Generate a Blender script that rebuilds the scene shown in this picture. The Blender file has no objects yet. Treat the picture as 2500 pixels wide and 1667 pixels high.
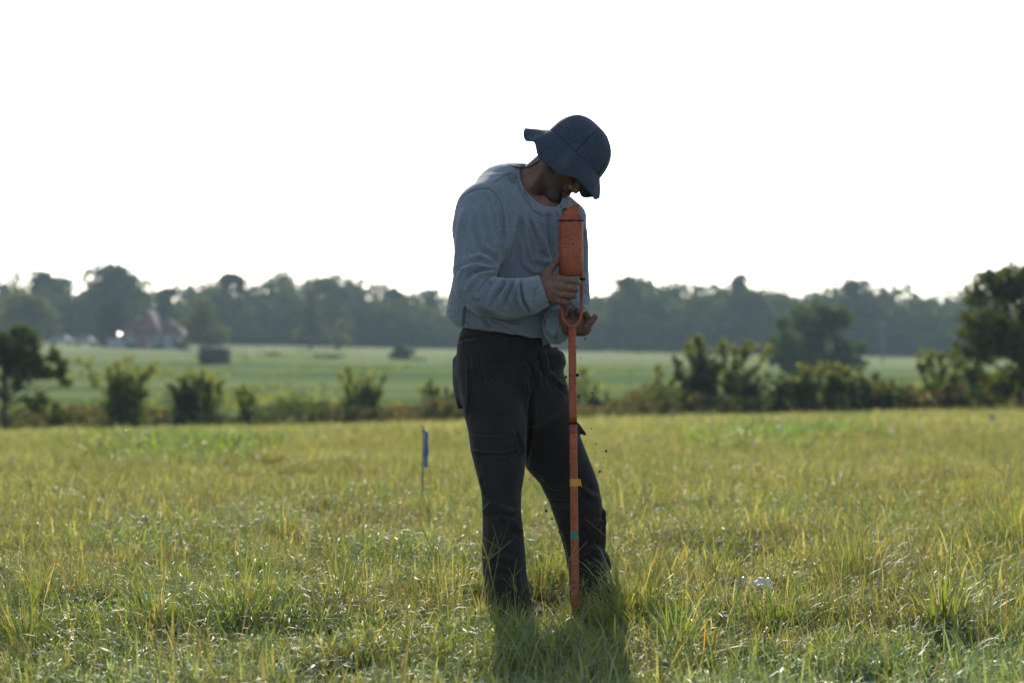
import bpy, math, random
import numpy as np
from mathutils import Vector, Matrix

SC = bpy.context.scene
COL = SC.collection
R = math.radians

# ------------------------------------------------------------------ camera, light, exposure
FPX = 4861.1            # focal length in pixels of the 2500 px wide photograph (70 mm lens)
CAM_H = 0.95
D0 = 6.77               # distance of the man
cam_data = bpy.data.cameras.new('camera')
cam_data.lens = 70.0
cam_data.sensor_width = 36.0
cam_data.clip_start = 0.1
cam_data.clip_end = 6000.0
cam_data.dof.use_dof = True
cam_data.dof.focus_distance = 6.55
cam_data.dof.aperture_fstop = 2.8
cam = bpy.data.objects.new('camera', cam_data)
cam.location = (0, 0, CAM_H)
cam.rotation_euler = (R(90), 0, 0)
COL.objects.link(cam)
SC.camera = cam

HAZE = 0.00026
SUN_EL, SUN_AZ = R(25), R(-4.5)       # azimuth from +Y, negative = left
world = bpy.data.worlds.new('World')
SC.world = world
world.use_nodes = True
wn = world.node_tree
wn.nodes.clear()
wo = wn.nodes.new('ShaderNodeOutputWorld')
wb = wn.nodes.new('ShaderNodeBackground')
ws = wn.nodes.new('ShaderNodeTexSky')
ws.sky_type = 'NISHITA'
ws.sun_disc = False
ws.sun_elevation = SUN_EL
ws.sun_rotation = SUN_AZ
ws.dust_density = 0.4
ws.air_density = 0.7
wb.inputs['Strength'].default_value = 0.15
whs = wn.nodes.new('ShaderNodeHueSaturation')      # hazy summer sky: whiter than the clean-air model
whs.inputs['Saturation'].default_value = 0.68
wn.links.new(ws.outputs[0], whs.inputs['Color'])
wn.links.new(whs.outputs[0], wb.inputs['Color'])
wn.links.new(wb.outputs[0], wo.inputs['Surface'])

sun_data = bpy.data.lights.new('sun', 'SUN')
sun_data.energy = 3.5
sun_data.angle = R(0.5)
sun_data.color = (1.0, 0.93, 0.80)
sun = bpy.data.objects.new('sun', sun_data)
sun_dir = Vector((math.sin(SUN_AZ) * math.cos(SUN_EL), math.cos(SUN_AZ) * math.cos(SUN_EL), math.sin(SUN_EL)))
sun.rotation_euler = sun_dir.to_track_quat('Z', 'Y').to_euler()
sun.location = (0, 0, 40)
COL.objects.link(sun)

SC.view_settings.view_transform = 'Standard'
SC.view_settings.look = 'None'
SC.view_settings.exposure = 0.72
SC.view_settings.gamma = 1.0
SC.render.engine = 'CYCLES'
SC.cycles.use_denoising = True
SC.cycles.max_bounces = 8
SC.cycles.transparent_max_bounces = 8
SC.cycles.volume_bounces = 1
SC.cycles.sample_clamp_indirect = 6.0

# ------------------------------------------------------------------ helpers
def P(px, py, dy=0.0):
    """point at distance D0+dy seen at photograph pixel (px, py)"""
    Y = D0 + dy
    return np.array([(px - 1250.0) / FPX * Y, Y, CAM_H - (py - 833.5) / FPX * Y])

def PY(px, py, Y):
    return P(px, py, Y - D0)

def prop(o, label=None, category=None, group=None, kind=None):
    for k, v in (('label', label), ('category', category), ('group', group), ('kind', kind)):
        if v is not None:
            o[k] = v
    return o

def empty(name, loc, label=None, category=None, group=None):
    o = bpy.data.objects.new(name, None)
    o.empty_display_size = 0.1
    o.location = tuple(float(c) for c in loc)
    COL.objects.link(o)
    return prop(o, label, category, group)

def mesh_np(name, verts, faces, mats=None, cols=None, smooth=True, midx=None):
    """verts (n,3); faces: list of arrays (m,3) / (m,4) or one array"""
    me = bpy.data.meshes.new(name)
    verts = np.asarray(verts, np.float32)
    if not isinstance(faces, (list, tuple)):
        faces = [faces]
    faces = [np.asarray(f, np.int32) for f in faces if len(f)]
    loops = np.concatenate([f.ravel() for f in faces])
    tot = np.concatenate([np.full(len(f), f.shape[1], np.int32) for f in faces])
    start = np.concatenate([[0], np.cumsum(tot)[:-1]]).astype(np.int32)
    me.vertices.add(len(verts)); me.loops.add(len(loops)); me.polygons.add(len(tot))
    me.vertices.foreach_set('co', verts.ravel())
    me.loops.foreach_set('vertex_index', loops)
    me.polygons.foreach_set('loop_start', start)
    me.polygons.foreach_set('loop_total', tot)
    me.polygons.foreach_set('use_smooth', np.full(len(tot), smooth, bool))
    if midx is not None:
        me.polygons.foreach_set('material_index', np.asarray(midx, np.int32))
    if cols is not None:
        for k, c in cols.items():
            c = np.asarray(c, np.float32)
            if c.ndim == 1:
                at = me.attributes.new(k, 'FLOAT', 'POINT')
                at.data.foreach_set('value', c)
            else:
                at = me.attributes.new(k, 'FLOAT_COLOR', 'POINT')
                c4 = np.ones((len(c), 4), np.float32); c4[:, :3] = c[:, :3]
                at.data.foreach_set('color', c4.ravel())
    for m in (mats if isinstance(mats, (list, tuple)) else [mats]):
        if m is not None:
            me.materials.append(m)
    me.update(calc_edges=True)
    me.validate()
    return me

def top_of(o):
    while o.parent:
        o = o.parent
    return o

def put(name, me, parent=None, loc=None):
    o = bpy.data.objects.new(name, me)
    COL.objects.link(o)
    if loc is not None:
        o.location = tuple(float(c) for c in loc)
    if parent is not None:
        o.parent = parent
    return o

def add_mesh(name, verts, faces, mat, parent=None, base=None, **kw):
    """world-space verts; a child is moved into its thing's frame; a top-level mesh gets its origin at base"""
    verts = np.asarray(verts, np.float64)
    if parent is not None:
        off = np.array(top_of(parent).location)
        return put(name, mesh_np(name, verts - off, faces, mat, **kw), parent)
    off = np.array(base if base is not None else (0, 0, 0), float)
    return put(name, mesh_np(name, verts - off, faces, mat, **kw), None, off)

def tube(pts, rad, seg=10, cap=True):
    pts = np.asarray(pts, float); n = len(pts)
    rad = np.full(n, rad) if np.isscalar(rad) else np.asarray(rad, float)
    tang = np.gradient(pts, axis=0)
    tang /= np.linalg.norm(tang, axis=1)[:, None] + 1e-12
    ref = np.array([0, 0, 1.0]) if abs(tang[0][2]) < .9 else np.array([1.0, 0, 0])
    V = []
    u = np.cross(tang[0], ref); u /= np.linalg.norm(u)
    for i in range(n):
        u = u - tang[i] * np.dot(u, tang[i]); u /= np.linalg.norm(u)
        w = np.cross(tang[i], u)
        a = np.linspace(0, 2 * np.pi, seg, endpoint=False)
        V.append(pts[i] + rad[i] * (np.cos(a)[:, None] * u + np.sin(a)[:, None] * w))
    V = np.concatenate(V)
    F = []
    for i in range(n - 1):
        for j in range(seg):
            a, b = i * seg + j, i * seg + (j + 1) % seg
            F.append((a, b, b + seg, a + seg))
    T = []
    if cap:
        c0, c1 = len(V), len(V) + 1
        V = np.vstack([V, pts[0], pts[-1]])
        for j in range(seg):
            T.append((c0, (j + 1) % seg, j))
            T.append((c1, (n - 1) * seg + j, (n - 1) * seg + (j + 1) % seg))
    return V, [np.array(F)] + ([np.array(T)] if cap else [])

def box(c, s, rz=0.0):
    c = np.asarray(c, float); s = np.asarray(s, float) / 2
    v = np.array([(x, y, z) for x in (-1, 1) for y in (-1, 1) for z in (-1, 1)], float) * s
    cr, sr = math.cos(rz), math.sin(rz)
    v = np.stack([v[:, 0] * cr - v[:, 1] * sr, v[:, 0] * sr + v[:, 1] * cr, v[:, 2]], 1) + c
    f = np.array([(0, 1, 3, 2), (4, 6, 7, 5), (0, 4, 5, 1), (2, 3, 7, 6), (0, 2, 6, 4), (1, 5, 7, 3)])
    return v, [f]

def merge(parts):
    V, Q, T, off = [], [], [], 0
    for v, fs in parts:
        V.append(v)
        for f in (fs if isinstance(fs, list) else [fs]):
            f = np.asarray(f)
            if len(f):
                (Q if f.shape[1] == 4 else T).append(f + off)
        off += len(v)
    out = []
    if Q: out.append(np.concatenate(Q))
    if T: out.append(np.concatenate(T))
    return np.concatenate(V), out

# ------------------------------------------------------------------ materials
class N:
    """tiny node builder"""
    def __init__(s, name):
        s.m = bpy.data.materials.new(name)
        s.m.use_nodes = True
        s.t = s.m.node_tree
        s.t.nodes.clear()
        s.out = s.t.nodes.new('ShaderNodeOutputMaterial')
    def n(s, kind, **kw):
        nd = s.t.nodes.new('ShaderNode' + kind)
        for k, v in kw.items():
            setattr(nd, k, v)
        return nd
    def l(s, a, b):
        s.t.links.new(a, b)
    def val(s, sock, v):
        if isinstance(v, bpy.types.NodeSocket):
            s.l(v, sock)
        elif isinstance(v, (tuple, list)) and sock.type == 'RGBA' and len(v) == 3:
            sock.default_value = (*v, 1)
        else:
            sock.default_value = v
    def coord(s, which='Object', scale=None):
        o = s.n('TexCoord').outputs[which]
        if scale is not None:
            mp = s.n('Mapping'); s.l(o, mp.inputs['Vector'])
            mp.inputs['Scale'].default_value = scale
            o = mp.outputs[0]
        return o
    def pos(s, scale=(1, 1, 1)):
        g = s.n('NewGeometry').outputs['Position']
        mp = s.n('Mapping'); s.l(g, mp.inputs['Vector']); mp.inputs['Scale'].default_value = scale
        return mp.outputs[0]
    def noise(s, vec, scale, detail=3.0, rough=0.55, dist=0.0):
        t = s.n('TexNoise'); s.l(vec, t.inputs['Vector'])
        t.inputs['Scale'].default_value = scale; t.inputs['Detail'].default_value = detail
        t.inputs['Roughness'].default_value = rough; t.inputs['Distortion'].default_value = dist
        return t.outputs['Fac']
    def ramp(s, fac, *stops):
        r = s.n('ValToRGB'); s.l(fac, r.inputs[0])
        el = r.color_ramp.elements
        while len(el) > len(stops): el.remove(el[-1])
        while len(el) < len(stops): el.new(1.0)
        for e, (p, c) in zip(el, stops):
            e.position = p; e.color = (*c, 1) if len(c) == 3 else c
        return r.outputs[0]
    def rampf(s, fac, a, b):
        t = s.n('MapRange'); s.l(fac, t.inputs['Value'])
        t.inputs['From Min'].default_value = a; t.inputs['From Max'].default_value = b
        return t.outputs[0]
    def mix(s, fac, a, b, mode='MIX'):
        x = s.n('Mix', data_type='RGBA', blend_type=mode)
        s.val(x.inputs[0], fac); s.val(x.inputs[6], a); s.val(x.inputs[7], b)
        return x.outputs[2]
    def math(s, op, a, b=0.0):
        x = s.n('Math', operation=op); s.val(x.inputs[0], a); s.val(x.inputs[1], b)
        return x.outputs[0]
    def attr(s, name, out='Color'):
        return s.n('Attribute', attribute_name=name).outputs[out]
    def bump(s, h, strength=0.3, dist=0.01):
        b = s.n('Bump'); s.l(h, b.inputs['Height'])
        b.inputs['Strength'].default_value = strength; b.inputs['Distance'].default_value = dist
        return b.outputs[0]
    def pbr(s, color, rough=0.8, normal=None, **kw):
        b = s.n('BsdfPrincipled')
        s.val(b.inputs['Base Color'], color); s.val(b.inputs['Roughness'], rough)
        if normal is not None: s.l(normal, b.inputs['Normal'])
        for k, v in kw.items():
            s.val(b.inputs[k.replace('_', ' ')], v)
        s.l(b.outputs[0], s.out.inputs['Surface'])
        return s.m
    def leafy(s, color, trans=0.45, gloss=0.06, rough=0.35, tcol=None):
        d = s.n('BsdfDiffuse'); s.val(d.inputs['Color'], color)
        t = s.n('BsdfTranslucent'); s.val(t.inputs['Color'], tcol if tcol is not None else color)
        g = s.n('BsdfGlossy'); g.inputs['Roughness'].default_value = rough
        g.inputs['Color'].default_value = (1, 1, 1, 1)
        m1 = s.n('MixShader'); m1.inputs[0].default_value = trans
        s.l(d.outputs[0], m1.inputs[1]); s.l(t.outputs[0], m1.inputs[2])
        m2 = s.n('MixShader'); s.val(m2.inputs[0], gloss)
        s.l(m1.outputs[0], m2.inputs[1]); s.l(g.outputs[0], m2.inputs[2])
        s.l(m2.outputs[0], s.out.inputs['Surface'])
        return s.m

def simple(name, color, rough=0.7, var=0.25, scale=20.0, **kw):
    n = N(name)
    f = n.noise(n.coord(), scale, 4)
    dark = tuple(c * (1 - var) for c in color); lite = tuple(min(1, c * (1 + var)) for c in color)
    return n.pbr(n.ramp(f, (.3, dark), (.7, lite)), rough, **kw)

# ------------------------------------------------------------------ signed-distance modelling (smooth one-piece bodies and clothes)
def cone(a, b, ra, rb):
    a = np.asarray(a, float); b = np.asarray(b, float); ba = b - a; L2 = float(ba @ ba) + 1e-12
    def f(X, Y, Z):
        x, y, z = X - a[0], Y - a[1], Z - a[2]
        t = np.clip((x * ba[0] + y * ba[1] + z * ba[2]) / L2, 0, 1)
        return np.sqrt((x - ba[0] * t) ** 2 + (y - ba[1] * t) ** 2 + (z - ba[2] * t) ** 2) - (ra + (rb - ra) * t)
    m = max(ra, rb)
    return f, np.minimum(a, b) - m, np.maximum(a, b) + m

def chain(pts, rad):
    segs = [cone(pts[i], pts[i + 1], rad[i], rad[i + 1]) for i in range(len(pts) - 1)]
    def f(X, Y, Z):
        d = segs[0][0](X, Y, Z)
        for s in segs[1:]:
            d = np.minimum(d, s[0](X, Y, Z))
        return d
    return f, np.min([s[1] for s in segs], 0), np.max([s[2] for s in segs], 0)

def ell(c, r, M=None):
    """ellipsoid, M rows = its axes"""
    c = np.asarray(c, float); r = np.asarray(r, float)
    M = np.eye(3) if M is None else np.asarray(M, float)
    def f(X, Y, Z):
        x, y, z = X - c[0], Y - c[1], Z - c[2]
        q = [M[i][0] * x + M[i][1] * y + M[i][2] * z for i in range(3)]
        k0 = np.sqrt(sum((q[i] / r[i]) ** 2 for i in range(3)))
        k1 = np.sqrt(sum((q[i] / r[i] ** 2) ** 2 for i in range(3))) + 1e-9
        return k0 * (k0 - 1.0) / k1
    m = np.sqrt(((M * r[:, None]) ** 2).sum(0)) + .002
    return f, c - m, c + m

def loft(rows, n=2.2):
    """rows: (z, cx, cy, a, b) stacked sections"""
    rows = np.array(sorted(rows), float)
    z0, z1 = rows[0, 0], rows[-1, 0]
    def f(X, Y, Z):
        zz = Z.ravel()
        g = [np.interp(zz, rows[:, 0], rows[:, i])[None, None, :] for i in (1, 2, 3, 4)]
        u = np.abs(X - g[0]) / g[2]; v = np.abs(Y - g[1]) / g[3]
        d = ((u ** n + v ** n) ** (1 / n) - 1) * np.minimum(g[2], g[3])
        return np.maximum(d, np.maximum(z0 - Z, Z - z1))
    lo = np.array([(rows[:, 1] - rows[:, 3]).min(), (rows[:, 2] - rows[:, 4]).min(), z0])
    hi = np.array([(rows[:, 1] + rows[:, 3]).max(), (rows[:, 2] + rows[:, 4]).max(), z1])
    return f, lo, hi

def plane(p, nrm):
    p = np.asarray(p, float); nrm = np.asarray(nrm, float); nrm = nrm / np.linalg.norm(nrm)
    return (lambda X, Y, Z: (X - p[0]) * nrm[0] + (Y - p[1]) * nrm[1] + (Z - p[2]) * nrm[2]), None, None

class Field:
    def __init__(s, lo, hi, h):
        s.h = h; s.lo = np.asarray(lo, float)
        n = np.ceil((np.asarray(hi, float) - s.lo) / h).astype(int) + 1
        s.ax = [(s.lo[i] + h * np.arange(n[i])).astype(np.float32) for i in range(3)]
        s.d = np.full(n, 0.2, np.float32)
    def like(s):
        o = Field.__new__(Field); o.h, o.lo, o.ax = s.h, s.lo, s.ax
        o.d = np.full(s.d.shape, 0.2, np.float32)
        return o
    def view(s, lo, hi, pad):
        sl = []
        for i in range(3):
            if lo is None:
                sl.append(slice(0, len(s.ax[i])))
            else:
                a = int(np.floor((lo[i] - pad - s.lo[i]) / s.h)); b = int(np.ceil((hi[i] + pad - s.lo[i]) / s.h)) + 1
                sl.append(slice(max(a, 0), max(min(b, len(s.ax[i])), 0)))
        sl = tuple(sl)
        return sl, s.ax[0][sl[0]][:, None, None], s.ax[1][sl[1]][None, :, None], s.ax[2][sl[2]][None, None, :]
    def add(s, prim, k=0.01):
        f, lo, hi = prim
        sl, X, Y, Z = s.view(lo, hi, k + 4 * s.h)
        a = s.d[sl]
        if a.size == 0: return s
        b = f(X, Y, Z).astype(np.float32)
        h = np.maximum(k - np.abs(a - b), 0) / k
        s.d[sl] = np.minimum(a, b) - h * h * k * .25
        return s
    def cut(s, prim, k=0.006, keep_inside=False):
        f, lo, hi = prim
        sl, X, Y, Z = s.view(None if keep_inside else lo, hi, k + 4 * s.h)
        a = s.d[sl]
        if a.size == 0: return s
        b = f(X, Y, Z).astype(np.float32) * (1 if keep_inside else -1)
        h = np.maximum(k - np.abs(a - b), 0) / k
        s.d[sl] = np.maximum(a, b) + h * h * k * .25
        return s
    def mesh(s, smooth=1):
        d = s.d; sg = d < 0
        nx, ny, nz = d.shape
        c = [sg[i:nx - 1 + i, j:ny - 1 + j, k:nz - 1 + k] for i in (0, 1) for j in (0, 1) for k in (0, 1)]
        an = c[0].copy(); al = c[0].copy()
        for q in c[1:]:
            an |= q; al &= q
        act = an & ~al
        ijk = np.argwhere(act)
        vid = np.full(act.shape, -1, np.int32); vid[act] = np.arange(len(ijk))
        pos = np.zeros((len(ijk), 3)); cnt = np.zeros(len(ijk))
        corner = [(i, j, k) for i in (0, 1) for j in (0, 1) for k in (0, 1)]
        cv = {q: d[ijk[:, 0] + q[0], ijk[:, 1] + q[1], ijk[:, 2] + q[2]] for q in corner}
        for q in corner:
            for a in range(3):
                if q[a] == 0:
                    r = list(q); r[a] = 1; r = tuple(r)
                    va, vb = cv[q], cv[r]
                    m = (va < 0) != (vb < 0)
                    t = np.where(m, va / np.where(m, va - vb, 1), 0)
                    p = np.tile(np.array(q, float), (len(ijk), 1)); p[:, a] += t
                    pos += p * m[:, None]; cnt += m
        V = s.lo + s.h * (ijk + pos / cnt[:, None])
        Q = []
        def quads(ch, first_in, A, B, C, D):
            q = np.stack([A, B, C, D], 1)
            q[~first_in] = q[~first_in][:, ::-1]
            Q.append(q[(q >= 0).all(1)])
        e = np.argwhere(sg[:-1, 1:-1, 1:-1] != sg[1:, 1:-1, 1:-1]); i, j, k = e[:, 0], e[:, 1] + 1, e[:, 2] + 1
        quads(e, sg[i, j, k], vid[i, j - 1, k - 1], vid[i, j, k - 1], vid[i, j, k], vid[i, j - 1, k])
        e = np.argwhere(sg[1:-1, :-1, 1:-1] != sg[1:-1, 1:, 1:-1]); i, j, k = e[:, 0] + 1, e[:, 1], e[:, 2] + 1
        quads(e, sg[i, j, k], vid[i - 1, j, k - 1], vid[i - 1, j, k], vid[i, j, k], vid[i, j, k - 1])
        e = np.argwhere(sg[1:-1, 1:-1, :-1] != sg[1:-1, 1:-1, 1:]); i, j, k = e[:, 0] + 1, e[:, 1] + 1, e[:, 2]
        quads(e, sg[i, j, k], vid[i - 1, j - 1, k], vid[i, j - 1, k], vid[i, j, k], vid[i - 1, j, k])
        F = np.concatenate(Q)
        used = np.unique(F); ren = np.full(len(V), -1, np.int64); ren[used] = np.arange(len(used))
        V, F = V[used], ren[F]
        for _ in range(smooth):
            V = relax(V, F)
        return V, F

def relax(V, F, w=0.5):
    acc = np.zeros_like(V); cnt = np.zeros(len(V))
    for a, b in ((0, 1), (1, 2), (2, 3), (3, 0)):
        for p, q in ((a, b), (b, a)):
            for c in range(3):
                acc[:, c] += np.bincount(F[:, p], V[F[:, q], c], len(V))
            cnt += np.bincount(F[:, p], minlength=len(V))
    return V * (1 - w) + w * acc / np.maximum(cnt, 1)[:, None]

def normals(V, F):
    n = np.cross(V[F[:, 2]] - V[F[:, 0]], V[F[:, 3]] - V[F[:, 1]])
    out = np.zeros_like(V)
    for k in range(4):
        for c in range(3):
            out[:, c] += np.bincount(F[:, k], n[:, c], len(V))
    return out / (np.linalg.norm(out, axis=1)[:, None] + 1e-12)

def wav(V, scale, seed, octs=3):
    """smooth pseudo-noise in [-1,1]"""
    rs = np.random.RandomState(seed); o = np.zeros(len(V)); amp = 1.0; tot = 0
    for k in range(octs):
        for _ in range(4):
            d = rs.normal(size=3); d /= np.linalg.norm(d)
            o += amp * np.sin(V @ d * scale * (2 ** k) * rs.uniform(.7, 1.3) + rs.uniform(0, 6.28)); tot += amp * .7
        amp *= .55
    return o / tot

def folds(V, F, lines, gain=1.0, wf=1.0):
    """raise or sink cloth along the fold lines traced on the side that faces the field's front"""
    Nn = normals(V, F)
    px = 1250 + V[:, 0] / V[:, 1] * FPX
    py = 833.5 - (V[:, 2] - CAM_H) / V[:, 1] * FPX
    vd = V - np.array([0, 0, CAM_H]); vd /= np.linalg.norm(vd, axis=1)[:, None]
    face = np.clip(-(Nn * vd).sum(1) * 1.6, 0, 1)
    D = np.zeros(len(V))
    for pts, w, amp in lines:
        w = max(w * wf, 3.0); amp = amp * gain
        pts = np.asarray(pts, float)
        m = (px > pts[:, 0].min() - 3 * w) & (px < pts[:, 0].max() + 3 * w) & (py > pts[:, 1].min() - 3 * w) & (py < pts[:, 1].max() + 3 * w)
        idx = np.nonzero(m)[0]
        if not len(idx): continue
        best = np.full(len(idx), 1e9); tt = np.zeros(len(idx))
        L = np.concatenate([[0], np.cumsum(np.linalg.norm(np.diff(pts, axis=0), axis=1))])
        for i in range(len(pts) - 1):
            a, b = pts[i], pts[i + 1]; ba = b - a
            t = np.clip(((px[idx] - a[0]) * ba[0] + (py[idx] - a[1]) * ba[1]) / (ba @ ba), 0, 1)
            dd = np.hypot(px[idx] - a[0] - ba[0] * t, py[idx] - a[1] - ba[1] * t)
            up = dd < best
            best[up] = dd[up]; tt[up] = (L[i] + t[up] * (L[i + 1] - L[i])) / L[-1]
        prof = np.exp(-(best / w) ** 2) - .45 * np.exp(-((best - 1.7 * w) / w) ** 2)
        D[idx] += amp * prof * np.clip(np.minimum(tt, 1 - tt) * 5 + .15, 0, 1)
    return V + Nn * (D * face)[:, None]

def seam_mask(V, F, lines, w):
    """1 on stitched seams that run along the traced lines, 0 elsewhere"""
    Nn = normals(V, F)
    px = 1250 + V[:, 0] / V[:, 1] * FPX
    py = 833.5 - (V[:, 2] - CAM_H) / V[:, 1] * FPX
    best = np.full(len(V), 1e9)
    for pts in lines:
        pts = np.asarray(pts, float)
        for i in range(len(pts) - 1):
            a, b = pts[i], pts[i + 1]; ba = b - a
            t = np.clip(((px - a[0]) * ba[0] + (py - a[1]) * ba[1]) / (ba @ ba), 0, 1)
            best = np.minimum(best, np.hypot(px - a[0] - ba[0] * t, py - a[1] - ba[1] * t))
    return np.clip(1.3 - best / w, 0, 1) * (Nn[:, 1] < .1)
# ------------------------------------------------------------------ materials of the man and his tool
def cloth_shirt():
    n = N('grey_blue_jersey')
    c = n.coord()
    spk = n.noise(c, 420, 2, .7)
    base = n.ramp(spk, (.3, (.092, .115, .135)), (.52, (.17, .205, .232)), (.75, (.32, .355, .38)))
    st = n.noise(c, 14, 5, .65, .4)
    base = n.mix(n.rampf(st, .60, .72), base, (.085, .088, .075))
    ol = n.noise(n.coord(scale=(1, 1, 1.3)), 5.0, 4, .6)
    base = n.mix(n.math('MULTIPLY', n.rampf(ol, .56, .72), .18), base, (.15, .16, .085))
    spot = n.noise(c, 46, 3, .6)
    base = n.mix(n.math('MULTIPLY', n.rampf(spot, .70, .75), .7), base, (.13, .055, .025))
    base = n.mix(n.math('MULTIPLY', n.attr('seam', 'Fac'), .45), base, (.055, .065, .075))
    wrk = n.noise(n.coord(scale=(1, 1, .45)), 26, 4, .6, .6)
    fine = n.noise(c, 700, 2)
    h = n.math('ADD', n.math('MULTIPLY', wrk, 1.0), n.math('MULTIPLY', fine, .18))
    return n.pbr(base, .95, n.bump(h, .55, .012), Sheen_Weight=.45, Sheen_Roughness=.45, Specular_IOR_Level=.15)

def cloth_twill(name, a, b, dirt=(.06, .042, .03)):
    n = N(name)
    c = n.coord()
    w = n.n('TexWave', wave_type='BANDS', bands_direction='DIAGONAL'); n.l(c, w.inputs['Vector'])
    w.inputs['Scale'].default_value = 420; w.inputs['Distortion'].default_value = 1.0
    f = n.noise(c, 9, 5, .6)
    base = n.ramp(f, (.3, a), (.7, b))
    sp = n.noise(c, 160, 2, .5)
    base = n.mix(n.math('MULTIPLY', n.rampf(sp, .68, .76), .5), base, dirt)
    base = n.mix(n.math('MULTIPLY', n.attr('seam', 'Fac'), .6), base, (.055, .049, .045))
    wrk = n.noise(n.coord(scale=(1, 1, .4)), 17, 4, .6, .5)
    h = n.math('ADD', wrk, n.math('MULTIPLY', w.outputs['Fac'], .05))
    return n.pbr(base, .9, n.bump(h, .5, .012), Sheen_Weight=.10, Specular_IOR_Level=.2)

def cloth_denim():
    n = N('washed_blue_denim')
    c = n.coord()
    f = n.noise(c, 300, 2, .6)
    base = n.ramp(f, (.3, (.022, .034, .050)), (.7, (.052, .073, .100)))
    g = n.noise(c, 16, 4)
    base = n.mix(n.math('MULTIPLY', n.rampf(g, .5, .75), .5), base, (.085, .105, .13))
    base = n.mix(n.math('MULTIPLY', n.attr('panel', 'Fac'), .75), base, (.010, .014, .020))
    rg = n.attr('ring', 'Fac')
    st = n.math('MULTIPLY', n.math('SINE', n.math('MULTIPLY', rg, 62.0)), .22)
    h = n.math('ADD', n.math('ADD', n.noise(c, 55, 3), st), n.math('MULTIPLY', f, .3))
    return n.pbr(base, .92, n.bump(h, .5, .006), Sheen_Weight=.15, Specular_IOR_Level=.2)

def skin_mat():
    n = N('tanned_skin')
    c = n.coord()
    f = n.noise(c, 60, 4)
    base = n.ramp(f, (.3, (.15, .078, .050)), (.7, (.235, .125, .084)))
    hair = n.attr('hair', 'Fac')
    hn = n.noise(n.coord(scale=(1, 1, 1)), 520, 2, .7)
    hm = n.math('MULTIPLY', hair, n.rampf(hn, .12, .52))
    base = n.mix(hm, base, (.018, .014, .012))
    dirt = n.attr('dirt', 'Fac')
    dn = n.noise(c, 90, 4, .65)
    base = n.mix(n.math('MULTIPLY', dirt, n.rampf(dn, .30, .75)), base, (.075, .046, .032))
    h = n.math('ADD', n.noise(c, 340, 3), n.math('MULTIPLY', hm, .6))
    return n.pbr(base, .55, n.bump(h, .3, .003), Subsurface_Weight=.08, Subsurface_Radius=(.01, .004, .002), Specular_IOR_Level=.35)

def orange_paint():
    n = N('scratched_orange_paint')
    c = n.coord()
    f = n.noise(c, 25, 4)
    base = n.ramp(f, (.3, (.27, .056, .018)), (.7, (.40, .092, .028)))
    sc = n.noise(n.coord(scale=(14, 14, 110)), 2.2, 4, .75, .3)
    base = n.mix(n.rampf(sc, .57, .64), base, (.06, .028, .017))
    dots = n.noise(c, 130, 2, .5)
    base = n.mix(n.rampf(dots, .63, .68), base, (.035, .024, .018))
    mud = n.noise(c, 11, 5, .7)
    base = n.mix(n.math('MULTIPLY', n.rampf(mud, .52, .70), .7), base, (.10, .055, .035))
    return n.pbr(base, .55, n.bump(n.math('ADD', sc, dots), .25, .002), Specular_IOR_Level=.4)

MAT_SHIRT, MAT_TROUSER, MAT_DENIM, MAT_SKIN, MAT_ORANGE = cloth_shirt(), cloth_twill('charcoal_twill', (.016, .0130, .0125), (.029, .0245, .0235)), cloth_denim(), skin_mat(), orange_paint()
MAT_BOOT = simple('dark_leather', (.030, .023, .019), .85, .4, 40, Specular_IOR_Level=.15)
MAT_SOIL = simple('dark_soil', (.035, .024, .017), 1.0, .5, 60, Specular_IOR_Level=0.0)
MAT_CORD = simple('black_cord', (.02, .02, .022), .8)
MAT_BRASS = simple('dull_eyelet_metal', (.09, .085, .07), .45, Metallic=.7)
MAT_HOLE = simple('dark_mesh_hole', (.008, .008, .01), .9)
MAT_WHITE_CLOTH = simple('white_cotton', (.7, .7, .68), .9, .06)
MAT_EYE = simple('eye_white', (.40, .37, .34), .3, .03)
MAT_YTAPE = simple('orange_yellow_tape', (.55, .24, .015), .5, .15)
MAT_GTAPE = simple('green_tape', (.05, .17, .09), .6, .2)
MAT_RUST = simple('rusty_brown_steel', (.085, .035, .02), .8, .4, 40)
MAT_REDPAINT = simple('dark_red_joint', (.20, .040, .018), .55, .3, 60)

person = empty('person', (0.09, 6.80, 0.0),
               'person in denim sun hat, grey sweatshirt and dark trousers bowing over an orange auger', 'person')

# ------------------------------------------------------------------ sweatshirt
def sect(py, L, Rr, dy, b):
    a, c = P(L, py, dy), P(Rr, py, dy)
    return (a[2], (a[0] + c[0]) / 2, a[1], (c[0] - a[0]) / 2, b)

def pts(*q):
    return [P(*c) for c in q]

lo = np.minimum(P(1065, 860, -.45), P(1065, 860, .25)); hi = np.maximum(P(1470, 385, .3), P(1470, 385, -.45))
lo[1], hi[1] = D0 - .46, D0 + .22
shirt = Field(lo, hi, .0037)
TORSO = [sect(455, 1205, 1345, -.05, .07), sect(480, 1165, 1385, -.07, .11), sect(520, 1140, 1400, -.07, .13), sect(580, 1126, 1404, -.06, .14),
         sect(640, 1113, 1402, -.04, .15), sect(700, 1102, 1396, -.02, .155), sect(735, 1093, 1392, 0, .16),
         sect(757, 1088, 1388, 0, .16), sect(770, 1090, 1384, 0, .158), sect(786, 1101, 1376, -.005, .16), sect(805, 1122, 1366, -.01, .158),
         sect(830, 1146, 1354, -.01, .152), sect(850, 1160, 1345, -.01, .145)]
shirt.add(loft(TORSO, 2.3), .02)
shirt.add(ell(P(1236, 482, .0), (.106, .10, .106)), .05)
shirt.add(cone(P(1232, 484, -.03), P(1187, 513, -.11), .102, .080), .05)                      # rounded upper back
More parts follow.
